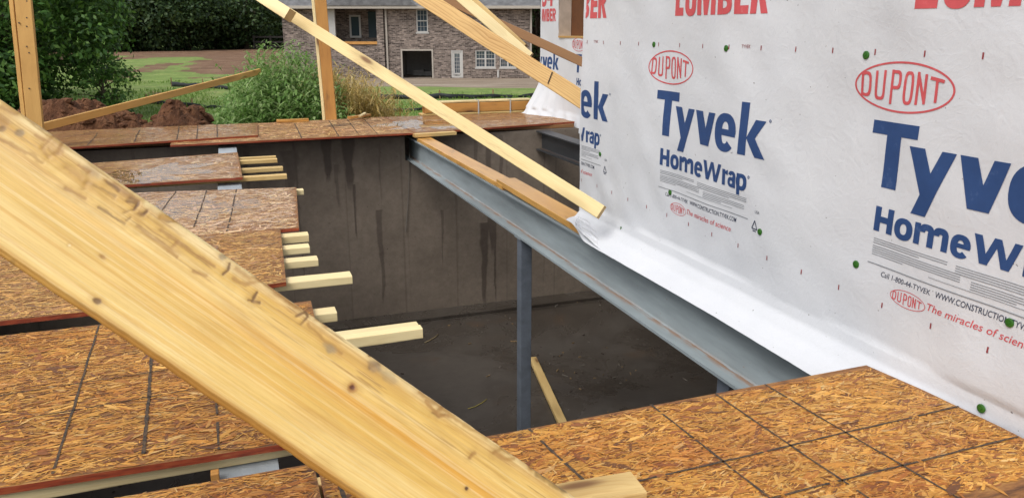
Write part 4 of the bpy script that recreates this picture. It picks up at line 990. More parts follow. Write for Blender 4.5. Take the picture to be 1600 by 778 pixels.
# far wall, set back
def make_far_wall():
    wy0, wy1, wz0, wz1 = 8.15, 9.0, .965, 2.0
    ys = np.unique(np.concatenate([np.linspace(4.2, wy0, 90), np.linspace(wy0, wy1, 24), np.linspace(wy1, 9.58, 18)]))
    zs = np.unique(np.concatenate([np.linspace(.08, wz0, 34), np.linspace(wz0, wz1, 30), np.linspace(wz1, 2.4, 10)]))
    t = np.linspace(0, 1, 12)[1:][::-1]
    k = sstep(8.3, 9.5, ys)[:, None]*(t[None, :]**1.4)
    lowx = FX-.02-.30*k*(.8+.25*np.sin(ys[:, None]*9))-.05*t[None, :]+.02*np.sin(ys[:, None]*14+t[None]*3)*t[None]
    lowz = .08-.20*t[None, :]+.12*k+0*ys[:, None]
    Y, Zm = np.meshgrid(ys, zs, indexing='ij')
    tent = sstep(8.75, 9.56, Y)*np.clip((.42-Zm)/.34, 0, 1)**1.25*.19
    tb = .19*sstep(8.75, 9.56, ys)[:, None]; tb0 = .30*sstep(8.3, 9.5, ys)[:, None]
    lowx = FX-.004-tb*(1+.12*t[None, :])-.05*t[None, :]*sstep(8.2, 8.5, ys)[:, None]+.018*np.sin(ys[:, None]*23+t[None]*3)*t[None]
    X = np.concatenate([lowx, FX-.004+wrinkle(Y+3, Zm)-tent-.02*np.sin(Y*31+Zm*4)*np.clip((.4-Zm)/.4, 0, 1)*sstep(8.5, 9.2, Y)], 1); Zf = np.concatenate([lowz, Zm], 1)
    n0, n1 = X.shape; Yf = np.repeat(ys[:, None], n1, 1)
    v = np.stack([X, Yf, Zf], -1).reshape(-1, 3)-np.array(HO)
    i, j = np.meshgrid(np.arange(n0-1), np.arange(n1-1), indexing='ij'); i = i.ravel(); j = j.ravel()
    f = np.stack([i*n1+j, i*n1+j+1, (i+1)*n1+j+1, (i+1)*n1+j], -1)
    my = (Yf[i, j]+Yf[i+1, j])/2; mz = (Zf[i, j]+Zf[i, j+1])/2
    f = f[~((my > wy0) & (my < wy1) & (mz > wz0) & (mz < wz1))]
    o = mesh_obj('wrapped_wall', v, f, M['wrap'], house, smooth=True); o['label'] = 'far set-back wrapped wall with a small window opening'
    for ya, yb, za, zb in ((4.2, wy0-.02, 0, 2.38), (wy1+.02, 9.55, 0, 2.38), (wy0-.018, wy1+.018, 0, wz0-.02), (wy0-.018, wy1+.018, wz1+.02, 2.38)):
        b = MB(); b.box(FX+.02, ya, za, FX+.12, yb, zb); b.build('wall_framing', M['spruce'], house, loc=tuple(-HO))
    win = empty('window_opening'); win.parent = house; win.location = Vector((FX, (wy0+wy1)/2, wz0))-HO
    WO = Vector((FX, (wy0+wy1)/2, wz0))
    for ya, yb in ((wy1-.006, wy1+.014), (wy0-.014, wy0+.006)):
        b = MB(); b.box(FX-.002, ya, wz0, FX+.158, yb, wz1); b.build('window_jamb', M['tan_wrap'], win, loc=tuple(-WO))
    b = MB(); b.box(FX-.012, wy0, wz0-.014, FX+.16, wy1-.008, wz0+.006); b.build('window_sill', M['spruce'], win, loc=tuple(-WO))
    b = MB(); b.box(FX+.162, wy0-.3, wz0-.1, FX+.19, wy1+.05, wz1+.1); b.build('window_buck', M['osb_brown'], win, loc=tuple(-WO))
    b = MB(); b.box(FX+.0, 9.565, 0, FX+2.5, 9.60, 2.38); b.build('return_wall', M['wrap'], house, loc=tuple(-HO))
make_far_wall()

# ---- printing on the wrap
class Print:
    def __init__(s): s.P = []; s.k = 0
    def q(s, a, b_, c, d): s.P.append(('q', [a, b_, c, d]))
    def arc(s, cx, cz, rxo, rzo, rxi, rzi, a0=0, a1=360, pw=2.0): s.P.append(('a', (cx, cz, rxo, rzo, rxi, rzi, a0, a1, pw)))
    def bar(s, x0, z0, x1, z1): s.q((x0, z1), (x1, z1), (x1, z0), (x0, z0))
def logo_oval(p, cx, cz, sc):
    T = lambda x, z: (cx+(x-.102)*sc, cz+(z-.880)*sc)
    p.arc(cx, cz, .194*sc, .0765*sc, .187*sc, .0705*sc)
    def st(pts, w=.0098):
        for (x0, z0), (x1, z1) in zip(pts[:-1], pts[1:]):
            dx, dz = x1-x0, z1-z0; L = math.hypot(dx, dz); nx, nz = -dz/L*w/2, dx/L*w/2; ex, ez = dx/L*w*.3, dz/L*w*.3
            p.q(T(x0+nx-ex, z0+nz-ez), T(x1+nx+ex, z1+nz+ez), T(x1-nx+ex, z1-nz+ez), T(x0-nx-ex, z0-nz-ez))
    def rr(x0, x1, z0, z1, a0, a1, w=.0098):
        c = T((x0+x1)/2, (z0+z1)/2); rx = (x1-x0)/2*sc; rz = (z1-z0)/2*sc; p.arc(c[0], c[1], rx, rz, rx-w*sc, rz-w*sc, a0, a1, 3.2)
    st([(-.060, .850), (-.060, .914)]); st([(-.060, .914), (-.046, .916)]); st([(-.060, .850), (-.046, .848)]); rr(-.070, -.022, .843, .921, -90, 90)   # D
    st([(-.002, .922), (-.002, .866)]); st([(.030, .925), (.030, .866)]); rr(-.007, .035, .836, .892, 180, 360)                                        # U
    st([(.062, .830), (.062, .928)]); st([(.062, .925), (.078, .925)]); st([(.062, .878), (.078, .878)]); rr(.056, .098, .873, .930, -90, 90)        # P
    rr(.108, .147, .830, .929, 0, 360)                                                                                                             # O
    st([(.162, .836), (.162, .926)]); st([(.162, .924), (.191, .842)]); st([(.191, .840), (.191, .921)])                                            # N
    st([(.232, .848), (.232, .911)]); st([(.210, .914), (.254, .907)])                                                                            # T
def word_top(p):
    p.bar(.002, .732, .190, .773); p.q((.066, .733), (.126, .733), (.126, .567), (.066, .567))
    p.q((.163, .711), (.222, .711), (.278, .595), (.226, .575)); p.q((.284, .711), (.333, .711), (.256, .512), (.200, .512))
    p.q((.345, .711), (.402, .711), (.456, .567), (.392, .567)); p.q((.452, .711), (.500, .711), (.458, .567), (.405, .567))
    p.arc(.578, .640, .075, .079, .024, .045, 0, 318, 2.3); p.bar(.530, .628, .651, .654)
    p.bar(.675, .567, .725, .774)
    p.q((.772, .712), (.834, .712), (.772, .632), (.722, .634)); p.q((.722, .640), (.776, .645), (.843, .567), (.782, .567))
    p.arc(.855, .716, .006, .006, .003, .003)
def word_low(p):
    p.bar(.059, .425, .083, .505); p.bar(.112, .425, .136, .505); p.bar(.081, .455, .114, .475)
    p.arc(.181, .4555, .037, .0345, .013, .017, 0, 360, 2.3)
    p.bar(.225, .425, .247, .491); p.bar(.275, .425, .297, .468); p.bar(.325, .425, .347, .468)
    p.arc(.270, .466, .027, .0265, .006, .007, 0, 180, 2.6); p.arc(.320, .466, .027, .0265, .006, .007, 0, 180, 2.6)
    p.arc(.388, .4555, .033, .0345, .011, .018, 0, 318, 2.3); p.bar(.370, .451, .420, .464)
    p.q((.427, .505), (.451, .505), (.478, .425), (.453, .425)); p.q((.487, .505), (.508, .505), (.476, .425), (.455, .425))
    p.q((.487, .505), (.508, .505), (.540, .425), (.517, .425)); p.q((.546, .505), (.569, .505), (.541, .425), (.519, .425))
    p.bar(.580, .425, .602, .491); p.q((.600, .474), (.600, .484), (.622, .4925), (.622, .470))
    p.bar(.655, .425, .676, .470); p.arc(.651, .468, .0255, .024, .006, .009, 0, 165, 2.5); p.arc(.646, .4455, .0245, .021, .008, .007, 0, 360, 2.3)
    p.bar(.684, .403, .705, .491); p.arc(.7145, .458, .0345, .034, .013, .017, 0, 360, 2.4)
    p.arc(.758, .485, .006, .006, .003, .003)
def word_lumber(p, b0=1.107):
    h = .15; t = b0+h
    p.bar(.119, b0, .155, t); p.bar(.153, b0, .194, b0+.034)                                               # L
    p.bar(.210, b0+.045, .244, t); p.bar(.269, b0+.045, .303, t); p.arc(.2565, b0+.046, .0465, .049, .0125, .020, 180, 360, 2.4)
    p.bar(.313, b0, .344, t); p.bar(.414, b0, .447, t); p.q((.342, t), (.362, t), (.392, b0), (.364, b0)); p.q((.398, t), (.416, t), (.392, b0), (.366, b0))
    p.bar(.463, b0, .499, t)
    for zc in (b0+.0395, b0+.111): p.arc(.500, zc, .058, .0395, .026, .015, -90, 90, 2.6)
    p.bar(.573, b0, .609, t)
    for zz in (b0, b0+.059, b0+.118): p.bar(.607, zz, .657, zz+.032)
    p.bar(.669, b0, .703, t); p.arc(.704, b0+.108, .060, .042, .028, .015, -90, 90, 2.6); p.q((.704, b0+.072), (.737, b0+.068), (.767, b0), (.729, b0))
def word_number(p, b0=1.285):
    for zc in (b0+.095, b0+.245): p.arc(.34, zc, .105, .095, .045, .04, 0, 360, 2.4)
    p.bar(.585, b0, .655, b0+.34); p.q((.47, b0+.07), (.70, b0+.07), (.70, b0+.125), (.47, b0+.125)); p.q((.585, b0+.34), (.62, b0+.30), (.53, b0+.10), (.46, b0+.125))
def fine_print(p):
    def ln(x0, x1, z, w=.0022): p.bar(x0, z-w/2, x1, z+w/2)
    for k, z in enumerate((.400, .393, .386)): ln(.066, .066+.29-.10*(k == 2), z)
    for k, z in enumerate((.376, .369, .362, .355, .348)): ln(.066, .066+.34-.21*(k == 4), z)
    for k, z in enumerate((.398, .391, .384, .377)): ln(.385, .385+.37-.12*(k == 3), z)
    for k, z in enumerate((.366, .359, .352, .345)): ln(.44, .44+.30-.16*(k == 3), z)
    ln(.30, .66, .338, .0016)
    ln(.055, .77, .318, .0030)
def mark_tri(p):
    c = [(.800, .288), (.834, .288), (.817, .322)]
    for i in range(3):
        a_, b_ = c[i], c[(i+1) % 3]; dx, dz = b_[0]-a_[0], b_[1]-a_[1]; L = math.hypot(dx, dz); nx, nz = -dz/L*.0024, dx/L*.0024
        p.q((a_[0]+nx, a_[1]+nz), (b_[0]+nx, b_[1]+nz), (b_[0]-nx, b_[1]-nz), (a_[0]-nx, a_[1]-nz))
    p.bar(.806, .278, .828, .282)
def ticks(p, y0, z, rep=1):
    for k in range(7): p.bar(y0+k*.1925-.0026, z-.009, y0+k*.1925+.0026, z+.009)

def tess(p, step=.012):
    """grid patches -> (verts s,z,lift), faces"""
    vs = []; fs = []
    for idx, (kind, d) in enumerate(p.P):
        lift = .0012+.00012*(idx % 6)
        if kind == 'q':
            A, B, C_, D = [np.array(x, float) for x in d]
            nu = max(1, int(max(np.linalg.norm(B-A), np.linalg.norm(C_-D))/step)); nv = max(1, int(max(np.linalg.norm(D-A), np.linalg.norm(C_-B))/step))
            b0 = len(vs)
            for i in range(nu+1):
                for j in range(nv+1):
                    u, v = i/nu, j/nv; q = (A*(1-u)+B*u)*(1-v)+(D*(1-u)+C_*u)*v; vs.append((q[0], q[1], lift))
            for i in range(nu):
                for j in range(nv): a_ = b0+i*(nv+1)+j; fs.append((a_, a_+1, a_+nv+2, a_+nv+1))
        else:
            cx, cz, rxo, rzo, rxi, rzi, a0, a1, pw = d
            n = max(10, int(abs(a1-a0)/360*max(2*math.pi*max(rxo, rzo)/step, 40))); nv = max(1, int(min(rxo-rxi, .05)/step))
            b0 = len(vs)
            for i in range(n+1):
                t = math.radians(a0+(a1-a0)*i/n); c, s_ = math.cos(t), math.sin(t)
                ex = math.copysign(abs(c)**(2/pw), c); ez = math.copysign(abs(s_)**(2/pw), s_)
                for j in range(nv+1):
                    v = j/nv; vs.append((cx+ex*(rxo*(1-v)+rxi*v), cz+ez*(rzo*(1-v)+rzi*v), lift))
            for i in range(n):
                for j in range(nv): a_ = b0+i*(nv+1)+j; fs.append((a_, a_+1, a_+nv+2, a_+nv+1))
    return np.array(vs), fs
def font_print(text, s0, z0, width, cap, shear=0.0, bold=0.0):
    cu = bpy.data.curves.new('txt', 'FONT'); cu.body = text; cu.size = 1; cu.offset = bold; cu.shear = shear; cu.resolution_u = 3
    o = bpy.data.objects.new('txt', cu); COL.objects.link(o); dg = bpy.context.evaluated_depsgraph_get()
    me = bpy.data.meshes.new_from_object(o.evaluated_get(dg)); co = np.zeros(len(me.vertices)*3); me.vertices.foreach_get('co', co); co = co.reshape(-1, 3)
    fs = [tuple(p.vertices) for p in me.polygons]
    bpy.data.objects.remove(o); bpy.data.curves.remove(cu); bpy.data.meshes.remove(me)
    x0, x1 = co[:, 0].min(), co[:, 0].max(); H_ = 0.70
    return np.stack([s0+(co[:, 0]-x0)/(x1-x0)*width, z0+co[:, 1]/H_*cap, np.full(len(co), .0013)], -1), fs
def place_print(name, parts, y_origin, mat, near=True, ylim=None, zoff=0.0):
    V = []; F = []; n = 0
    for vs, fs in parts:
        V.append(vs); F += [tuple(i+n for i in f) for f in fs]; n += len(vs)
    V = np.concatenate(V); y = y_origin-V[:, 0]; z = V[:, 1]+zoff
    if near: x = wall_x(y, z)-V[:, 2]
    else: x = FX-.004+wrinkle(y+3, z)-V[:, 2]*1.6
    P = np.stack([x, y, z], -1)-np.array(HO)
    o = mesh_obj(name, P, F, mat, house)
    bm = bmesh.new(); bm.from_mesh(o.data)
    if ylim:
        for co, no in (((0, ylim[1]-HO.y, 0), (0, 1, 0)), ((0, ylim[0]-HO.y, 0), (0, -1, 0))):
            bmesh.ops.bisect_plane(bm, geom=bm.verts[:]+bm.edges[:]+bm.faces[:], plane_co=co, plane_no=no, clear_outer=True)
    for f in bm.faces:
        f.normal_update()
        if f.normal.x > 0: f.normal_flip()
    bm.to_mesh(o.data); bm.free()
    if len(o.data.polygons) == 0: bpy.data.objects.remove(o)
    return o
def mk(fn, *a):
    p = Print(); fn(p, *a); return tess(p)
REP = 1.344
def prints(y0, near, ylim, zoff=0.0, small=True):
    kw = dict(near=near, ylim=ylim, zoff=zoff)
    place_print('blue_lettering', [mk(word_top)], y0, M['ink_blue'], **kw)
    place_print('blue_lettering', [mk(word_low)], y0, M['ink_blue'], **kw)
    place_print('red_emblem', [mk(logo_oval, .102, .880, 1.0)], y0, M['ink_red'], **kw)
    place_print('red_lettering', [mk(word_lumber)], y0, M['ink_red'], near=near, ylim=ylim, zoff=zoff+(0 if near else .035))
    place_print('red_lettering', [mk(word_number)], y0, M['ink_red'], near=near, ylim=ylim, zoff=zoff+(0 if near else .035))
    if small:
        place_print('small_print', [mk(fine_print)], y0, M['ink_grey'], **kw)
        place_print('small_print', [font_print('Call 1-800-44-TYVEK', .117, .285, .197, .017, .12), font_print('WWW.CONSTRUCTION.TYVEK.COM', .333, .285, .357, .019, .12, .005),
                                    font_print('USA', .815, .352, .028, .012), mk(mark_tri)], y0, M['ink_navy'], **kw)
        place_print('red_slogan', [font_print('The miracles of science', .309, .236, .345, .0235, .22, .004), mk(logo_oval, .233, .2415, .36)], y0, M['ink_red'], **kw)
        place_print('tick_marks', [mk(ticks, -.055, .193), mk(ticks, -.02, .981), font_print('TYVEK', .635, .978, .052, .014)], y0, M['ink_tick'], **kw)
NL = (-.55, 4.125)
for k in (-1, 0, 1, 2): prints(3.302-REP*k, True, NL, 0.0, True)
FLm = (8.05, 9.555)
def far_prints():
    for y0 in (9.84, 8.496): prints(y0, False, (9.003, 9.555), 0, False)
    for y0 in (8.496,):
        kw = dict(near=False, ylim=(7.9, 9.0))
        place_print('blue_lettering', [mk(word_top)], y0, M['ink_blue'], **kw); place_print('blue_lettering', [mk(word_low)], y0, M['ink_blue'], **kw)
        place_print('red_emblem', [mk(logo_oval, .102, .880, 1.0)], y0, M['ink_red'], **kw)
far_prints()

# green cap nails
def caps():
    for u, v in [(1020, 70), (1137, 76), (1354, 86.5), (1337, 413), (1190, 362), (1534, 638), (1578, 504), (1045, 301), (971, 358), (938, 241)]:
        p = on_x(u, v, WX); y, z = p.y, p.z
        z = max(z, .02)
        b = MB(); x = float(wall_x(np.array(y), np.array(z)))
        b.tube([(0, 0, 0), (-.003, 0, 0), (-.0045, 0, 0)], [.0130, .0130, .009], 14); b.tube([(-.0045, 0, 0), (-.0065, 0, 0)], [.0045, .004], 8)
        b.build('cap_nail', M['green_cap'], house, smooth=False, loc=tuple(Vector((x-.0005, y, z))-HO))
    for y, z in ((9.3, 1.02), (9.42, 1.0)):
        pass
caps()

# ------------------------------------------------------------------ dirt mound
def mound():
    n0, n1 = 240, 130; xs = np.linspace(-5.6, .35, n0); ys = np.linspace(8.25, 12.2, n1)
    X, Y = np.meshgrid(xs, ys, indexing='ij')
    g = lambda cx, cy, rx, ry, h: h*np.exp(-((X-cx)/rx)**2-((Y-cy)/ry)**2)
    sg = lambda cx, cy, rx, ry, h: h*np.exp(-((X-cx)/rx)**4-((Y-cy)/ry)**4)
    H = np.maximum(np.maximum(sg(-1.72, 10.2, 1.12, .80, 1.36), sg(-.47, 10.1, .62, .72, 1.22)), sg(-3.6, 10.3, 1.3, .9, 1.5))
    ridged = 1-np.abs(fbm(X*2.2, Y*2.2, 91, 5)*2-1)
    rock = np.maximum(0, fbm(X*5.5, Y*5.5, 95, 3)-.52)*1.0
    H = H*(.70+.42*fbm(X*1.6, Y*1.6, 90))+(ridged-.7)*.20*np.minimum(1, H*2)+rock*.34*np.minimum(1, H*2)+(fbm(X*11, Y*11, 93, 4)-.5)*.16*np.minimum(1, H*3)
    gz = ground_z(X, Y); Zm = gz-.12+H
    f0 = np.stack([X, Y, Zm], -1).reshape(-1, 3); i, j = np.meshgrid(np.arange(n0-1), np.arange(n1-1), indexing='ij'); i = i.ravel(); j = j.ravel()
    f = np.stack([i*n1+j, (i+1)*n1+j, (i+1)*n1+j+1, i*n1+j+1], -1)
    rc = np.random.default_rng(88); V2 = [tuple(q) for q in f0]; F2 = [tuple(q) for q in f]
    bmi = bmesh.new(); bmesh.ops.create_icosphere(bmi, subdivisions=1, radius=1); iv = np.array([q.co[:] for q in bmi.verts]); itr = [tuple(w.index for w in q.verts) for q in bmi.faces]; bmi.free()
    for k in range(3000):
        ii, jj = rc.integers(4, n0-4), rc.integers(4, n1-30)
        if H[ii, jj] < .12: continue
        r_ = min(.085, rc.lognormal(math.log(.019), .62)); p = f0.reshape(n0, n1, 3)[ii, jj]; o_ = rc.uniform(0, 99)
        q = iv*(r_*(.35+1.5*fbm(iv[:, 0]*1.6+o_, iv[:, 1]*1.6+iv[:, 2]*1.3, 7))[:, None])*np.array([1.2, 1, .75])+p; b0 = len(V2)
        V2 += [tuple(w) for w in q]; F2 += [tuple(w+b0 for w in t_) for t_ in itr]
    f0, f = V2, F2
    tag(mesh_obj('dirt_mound', f0, f, M['mound']), 'heap of clumpy red brown earth behind the far deck', 'dirt mound')
mound()

# ------------------------------------------------------------------ plants
def blades(name, P, Dr, Lr, Wr, droop, mat, label, kind='stuff', cat=None, parent=None):
    """curved leaf blades: base P, direction Dr, length Lr, width Wr; three segments"""
    N = len(P); up = np.array([0, 0, 1.0])
    side = np.cross(Dr, up); side /= np.linalg.norm(side, axis=1, keepdims=True)+1e-6
    V = []
    for k, (t, wf) in enumerate(((0, .45), (.4, 1.0), (.75, .8), (1.0, .06))):
        c = P+Dr*(Lr*t)[:, None]-up*(droop*Lr*t*t)[:, None]
        V += [c-side*(Wr*wf/2)[:, None], c+side*(Wr*wf/2)[:, None]]
    V = np.stack(V, 1).reshape(-1, 3); b0 = np.arange(N)[:, None]*8
    F = np.concatenate([b0+np.array([[0, 1, 3, 2]]), b0+np.array([[2, 3, 5, 4]]), b0+np.array([[4, 5, 7, 6]])], 0)
    o = mesh_obj(name, V, F, mat, parent)
    if parent is None: tag(o, label, cat, None, kind)
    return o
rg = np.random.default_rng(33)
def weeds():
    # green clump; outline in plan and height profile along it
    prof = np.array([(-.7, .45), (-.45, .75), (-.1, 1.0), (.2, 1.45), (.5, 1.85), (.75, 1.98), (1.0, 1.92), (1.25, 1.70), (1.5, 1.35), (1.75, .9), (2.0, .5)])
    n = 1700; x = rg.uniform(-.65, 1.85, n); y = rg.uniform(10.6, 13.2, n)
    xe = (x)*(12.0/12.0)+(y-12)*.03
    h = np.interp(x, prof[:, 0], prof[:, 1])*(rg.uniform(.72, 1.06, n))*np.clip(1-((y-12.1)/1.9)**2*.55, .3, 1)
    gz = ground_z(x, y); P = []; D = []; L = []; Wd = []; dr = []
    SP = []; SD = []; SL = []
    for i in range(n):
        lean = rg.normal(0, .12, 2); m = int(8+h[i]*15)
        ts = rg.uniform(.12, 1.0, m)
        for t in ts:
            a = rg.uniform(0, 2*math.pi); el = rg.uniform(.1, 1.1)
            P.append((x[i]+lean[0]*h[i]*t, y[i]+lean[1]*h[i]*t, gz[i]+h[i]*t*.93)); D.append((math.cos(a)*math.cos(el), math.sin(a)*math.cos(el), math.sin(el)))
            L.append(rg.uniform(.10, .26)*(1.15-.5*t)); Wd.append(rg.uniform(.014, .040)); dr.append(rg.uniform(.2, .9))
        SP.append((x[i], y[i], gz[i])); SD.append((lean[0], lean[1], 1)); SL.append(h[i])
    blades('weeds', np.array(P), np.array(D), np.array(L), np.array(Wd), np.array(dr), M['leaf_weed'], 'tall green leafy weeds behind the far deck', cat=None)
    # dry part to the right
    n = 1500; x = rg.uniform(1.35, 2.55, n); y = rg.uniform(11.0, 12.9, n)
    pr2 = np.array([(1.2, 1.62), (1.5, 1.58), (1.8, 1.42), (2.1, 1.12), (2.35, .85), (2.6, .4)])
    h = np.interp(x, pr2[:, 0], pr2[:, 1])*rg.uniform(.6, 1.05, n); gz = ground_z(x, y)
    P = []; D = []; L = []; Wd = []; dr = []
    for i in range(n):
        lean = rg.normal(.05, .16, 2)
        P.append((x[i], y[i], gz[i])); D.append((lean[0], lean[1], 1)); L.append(h[i]); Wd.append(.010); dr.append(.05)
        for t in rg.uniform(.3, 1, int(8+h[i]*12)):
            a = rg.uniform(0, 2*math.pi); el = rg.uniform(-.3, 1.2)
            P.append((x[i]+lean[0]*h[i]*t, y[i]+lean[1]*h[i]*t, gz[i]+h[i]*t*.95)); D.append((math.cos(a)*math.cos(el), math.sin(a)*math.cos(el), math.sin(el)))
            L.append(rg.uniform(.05, .16)); Wd.append(rg.uniform(.006, .02)); dr.append(rg.uniform(.1, .9))
    blades('dry_weeds', np.array(P), np.array(D), np.array(L), np.array(Wd), np.array(dr), M['leaf_dry'], 'dried straw coloured weeds right of the green ones')
    # tall grass at their feet and along the left
    n = 9000; x = rg.uniform(-2.2, 3.4, n); y = rg.uniform(10.2, 14.5, n); gz = ground_z(x, y)
    a = rg.uniform(0, 2*math.pi, n); el = rg.uniform(.7, 1.5, n)
    keep = (x > -.6) | (y > 11.8)
    D = np.stack([np.cos(a)*np.cos(el), np.sin(a)*np.cos(el), np.sin(el)], -1); L = rg.uniform(.15, .5, n)*np.where((x > -.5) & (x < 0.6), 1.3, .8)
    blades('tall_grass', np.stack([x, y, gz], -1)[keep], D[keep], L[keep], rg.uniform(.006, .016, n)[keep], rg.uniform(.1, .5, n)[keep], M['grass'], 'long grass growing around the weeds')
    # dead brush heap at the foot of the dry weeds
    P = []; b = MB()
    for i in range(160):
        cx, cy = rg.normal(2.25, .22), rg.normal(11.3, .25); z0 = float(ground_z(cx, cy))+abs(rg.normal(.12, .12)); a = rg.uniform(0, math.pi); l = rg.uniform(.15, .45)
        b.tube([(cx, cy, z0), (cx+math.cos(a)*l*.5, cy+math.sin(a)*l*.5, z0+rg.uniform(0, .1)), (cx+math.cos(a)*l, cy+math.sin(a)*l, z0-.03)], [.008, .006, .003], 4)
    tag(b.build('brush_heap', flat('dead brush', (.085, .050, .034), .9)), 'brown heap of dead twigs below the dry weeds', 'brush heap')
weeds()
def field_grass():
    n = 90000
    ang = rg.uniform(-.42, .62, n); d = np.exp(rg.uniform(math.log(11), math.log(62), n))
    x = ang*d; y = d*np.ones(n)
    gz = ground_z(x, y)
    dd = x*FH[0]+y*FH[1]; hard = (dd > 30) & (ang > .06)
    pt = fbm(x*.35, y*.35, 71)
    keep = (~hard) & (pt > .36) & ~((ang > .12) & (dd > 29)); keep &= ~((ang > -.2) & (dd > 24+22*fbm(ang*14, d*.05, 72)))
    x, y, gz, d = x[keep], y[keep], gz[keep], d[keep]; n = len(x)
    a = rg.uniform(0, 2*math.pi, n); el = rg.uniform(.8, 1.5, n); sc = np.clip(d/18, .7, 3.0)
    D = np.stack([np.cos(a)*np.cos(el), np.sin(a)*np.cos(el), np.sin(el)], -1)
    blades('grass', np.stack([x, y, gz], -1), D, rg.uniform(.06, .15, n)*sc**.35, rg.uniform(.010, .02, n)*sc, rg.uniform(.1, .5, n), M['grass'], 'short grass over the field')
field_grass()

def leaf_cloud(centers, radii, per, size, rngl, squash=.8):
    P = []; Nn = []
    for c, r in zip(centers, radii):
        m = int(per*r*r); v = rngl.normal(size=(m, 3)); v /= np.linalg.norm(v, axis=1, keepdims=True)
        rad = r*np.cbrt(rngl.uniform(.25, 1.0, m))*(.75+.5*rngl.random(m))
        p = np.array(c)+v*rad[:, None]*np.array([1, 1, squash]); P.append(p)
        nn = v+rngl.normal(0, .6, (m, 3))+np.array([0, 0, .5]); Nn.append(nn)
    P = np.concatenate(P); Nn = np.concatenate(Nn); Nn /= np.linalg.norm(Nn, axis=1, keepdims=True)
    t = np.cross(Nn, rngl.normal(size=P.shape)); t /= np.linalg.norm(t, axis=1, keepdims=True)+1e-6; bt = np.cross(Nn, t)
    s = size*rngl.uniform(.6, 1.35, len(P))[:, None]
    V = np.stack([P-t*s*.55, P-bt*s*.30+Nn*s*.06, P+t*s*.60, P+bt*s*.30+Nn*s*.06], 1).reshape(-1, 3)
    F = np.arange(len(P)*4).reshape(-1, 4); return V, F
def tree(x, y, height, rad, label, nclump, leaf, per, mat, group, low=.0, seed=0, name='leafy_tree', trunk_r=.2):
    r_ = np.random.default_rng(seed); z0 = float(ground_z(x, y))
    t = empty(name, (x, y, z0)); tag(t, label, 'tree', group)
    cs = []; rs = []
    for i in range(nclump):
        v = r_.normal(size=3); v /= np.linalg.norm(v); k = r_.uniform(.35, 1.0)**.5
        zz = low*height+(height*(1-low))*(.5+.5*v[2]*k)
        prof = math.sqrt(max(0.05, 1-((zz/height-.45)/.62)**2))
        cs.append((v[0]*k*rad*prof*.92, v[1]*k*rad*prof*.92, zz)); rs.append(rad*r_.uniform(.16, .34))
    V, F = leaf_cloud(cs, rs, per, leaf, r_)
    V[:, 2] = np.maximum(V[:, 2], .03)
    mesh_obj('crown', V, F, mat, t)
    b = MB(); hgt = height*.75
    pts = [Vector((0, 0, -.2))]+[Vector((r_.normal(0, .05)*rad*.3*k, r_.normal(0, .05)*rad*.3*k, hgt*k/5)) for k in range(1, 6)]
    b.tube(pts, [trunk_r*(1-.15*k) for k in range(6)], 9)
    for c in cs[:min(26, nclump)]:
        k = r_.integers(1, 5); p = pts[k]; c = Vector(c)
        b.tube([p, p.lerp(c, .5)+Vector((0, 0, .08*rad)), c], [trunk_r*.38, trunk_r*.2, trunk_r*.05], 6)
    b.build('trunk', M['bark'], t, smooth=True)
    return t
tree(-4.75, 21.5, 5.3, 2.85, 'big broadleaf tree with dense dark green foliage at the far left', 105, .115, 820, M['leaf_maple'], None, low=.02, seed=5)
tree(-2.75, 20.6, 1.6, .85, 'low leafy bush at the right foot of the big tree', 26, .09, 1500, M['leaf_maple'], None, low=0, seed=6, name='leafy_bush', trunk_r=.05)
tree(-9.0, 27, 8.0, 3.8, 'broadleaf tree left of the big tree', 80, .16, 420, M['leaf_maple'], None, low=.02, seed=7)
WG = 'dark trees of the wood at the far edge of the field'
rw = np.random.default_rng(50)
for i, u in enumerate(np.concatenate([np.linspace(-120, 520, 15), np.linspace(-100, 530, 13)])):
    tv = math.tan(YAW+math.atan((u-800)/1261.5)); d = 87+rw.uniform(-3, 6)+(8 if i > 14 else 0); yv = d/math.sqrt(1+tv*tv); xv = tv*yv
    if 410 < u < 490: yv *= 1.14; xv *= 1.14
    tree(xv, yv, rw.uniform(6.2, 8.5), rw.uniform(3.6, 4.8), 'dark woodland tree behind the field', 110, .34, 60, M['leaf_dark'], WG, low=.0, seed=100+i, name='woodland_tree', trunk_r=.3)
for i, (u, d) in enumerate([(840, 64), (852, 72), (868, 66), (900, 78), (820, 84), (560, 92), (640, 90), (960, 70), (1040, 80)]):
    tv = math.tan(YAW+math.atan((u-800)/1261.5)); yv = d/math.sqrt(1+tv*tv); xv = tv*yv
    tree(xv, yv, rw.uniform(8, 12), rw.uniform(3, 4.2), 'dark tree behind the brick house', 50, .34, 60, M['leaf_dark'], 'trees behind the brick house', low=.0, seed=200+i, name='woodland_tree', trunk_r=.3)

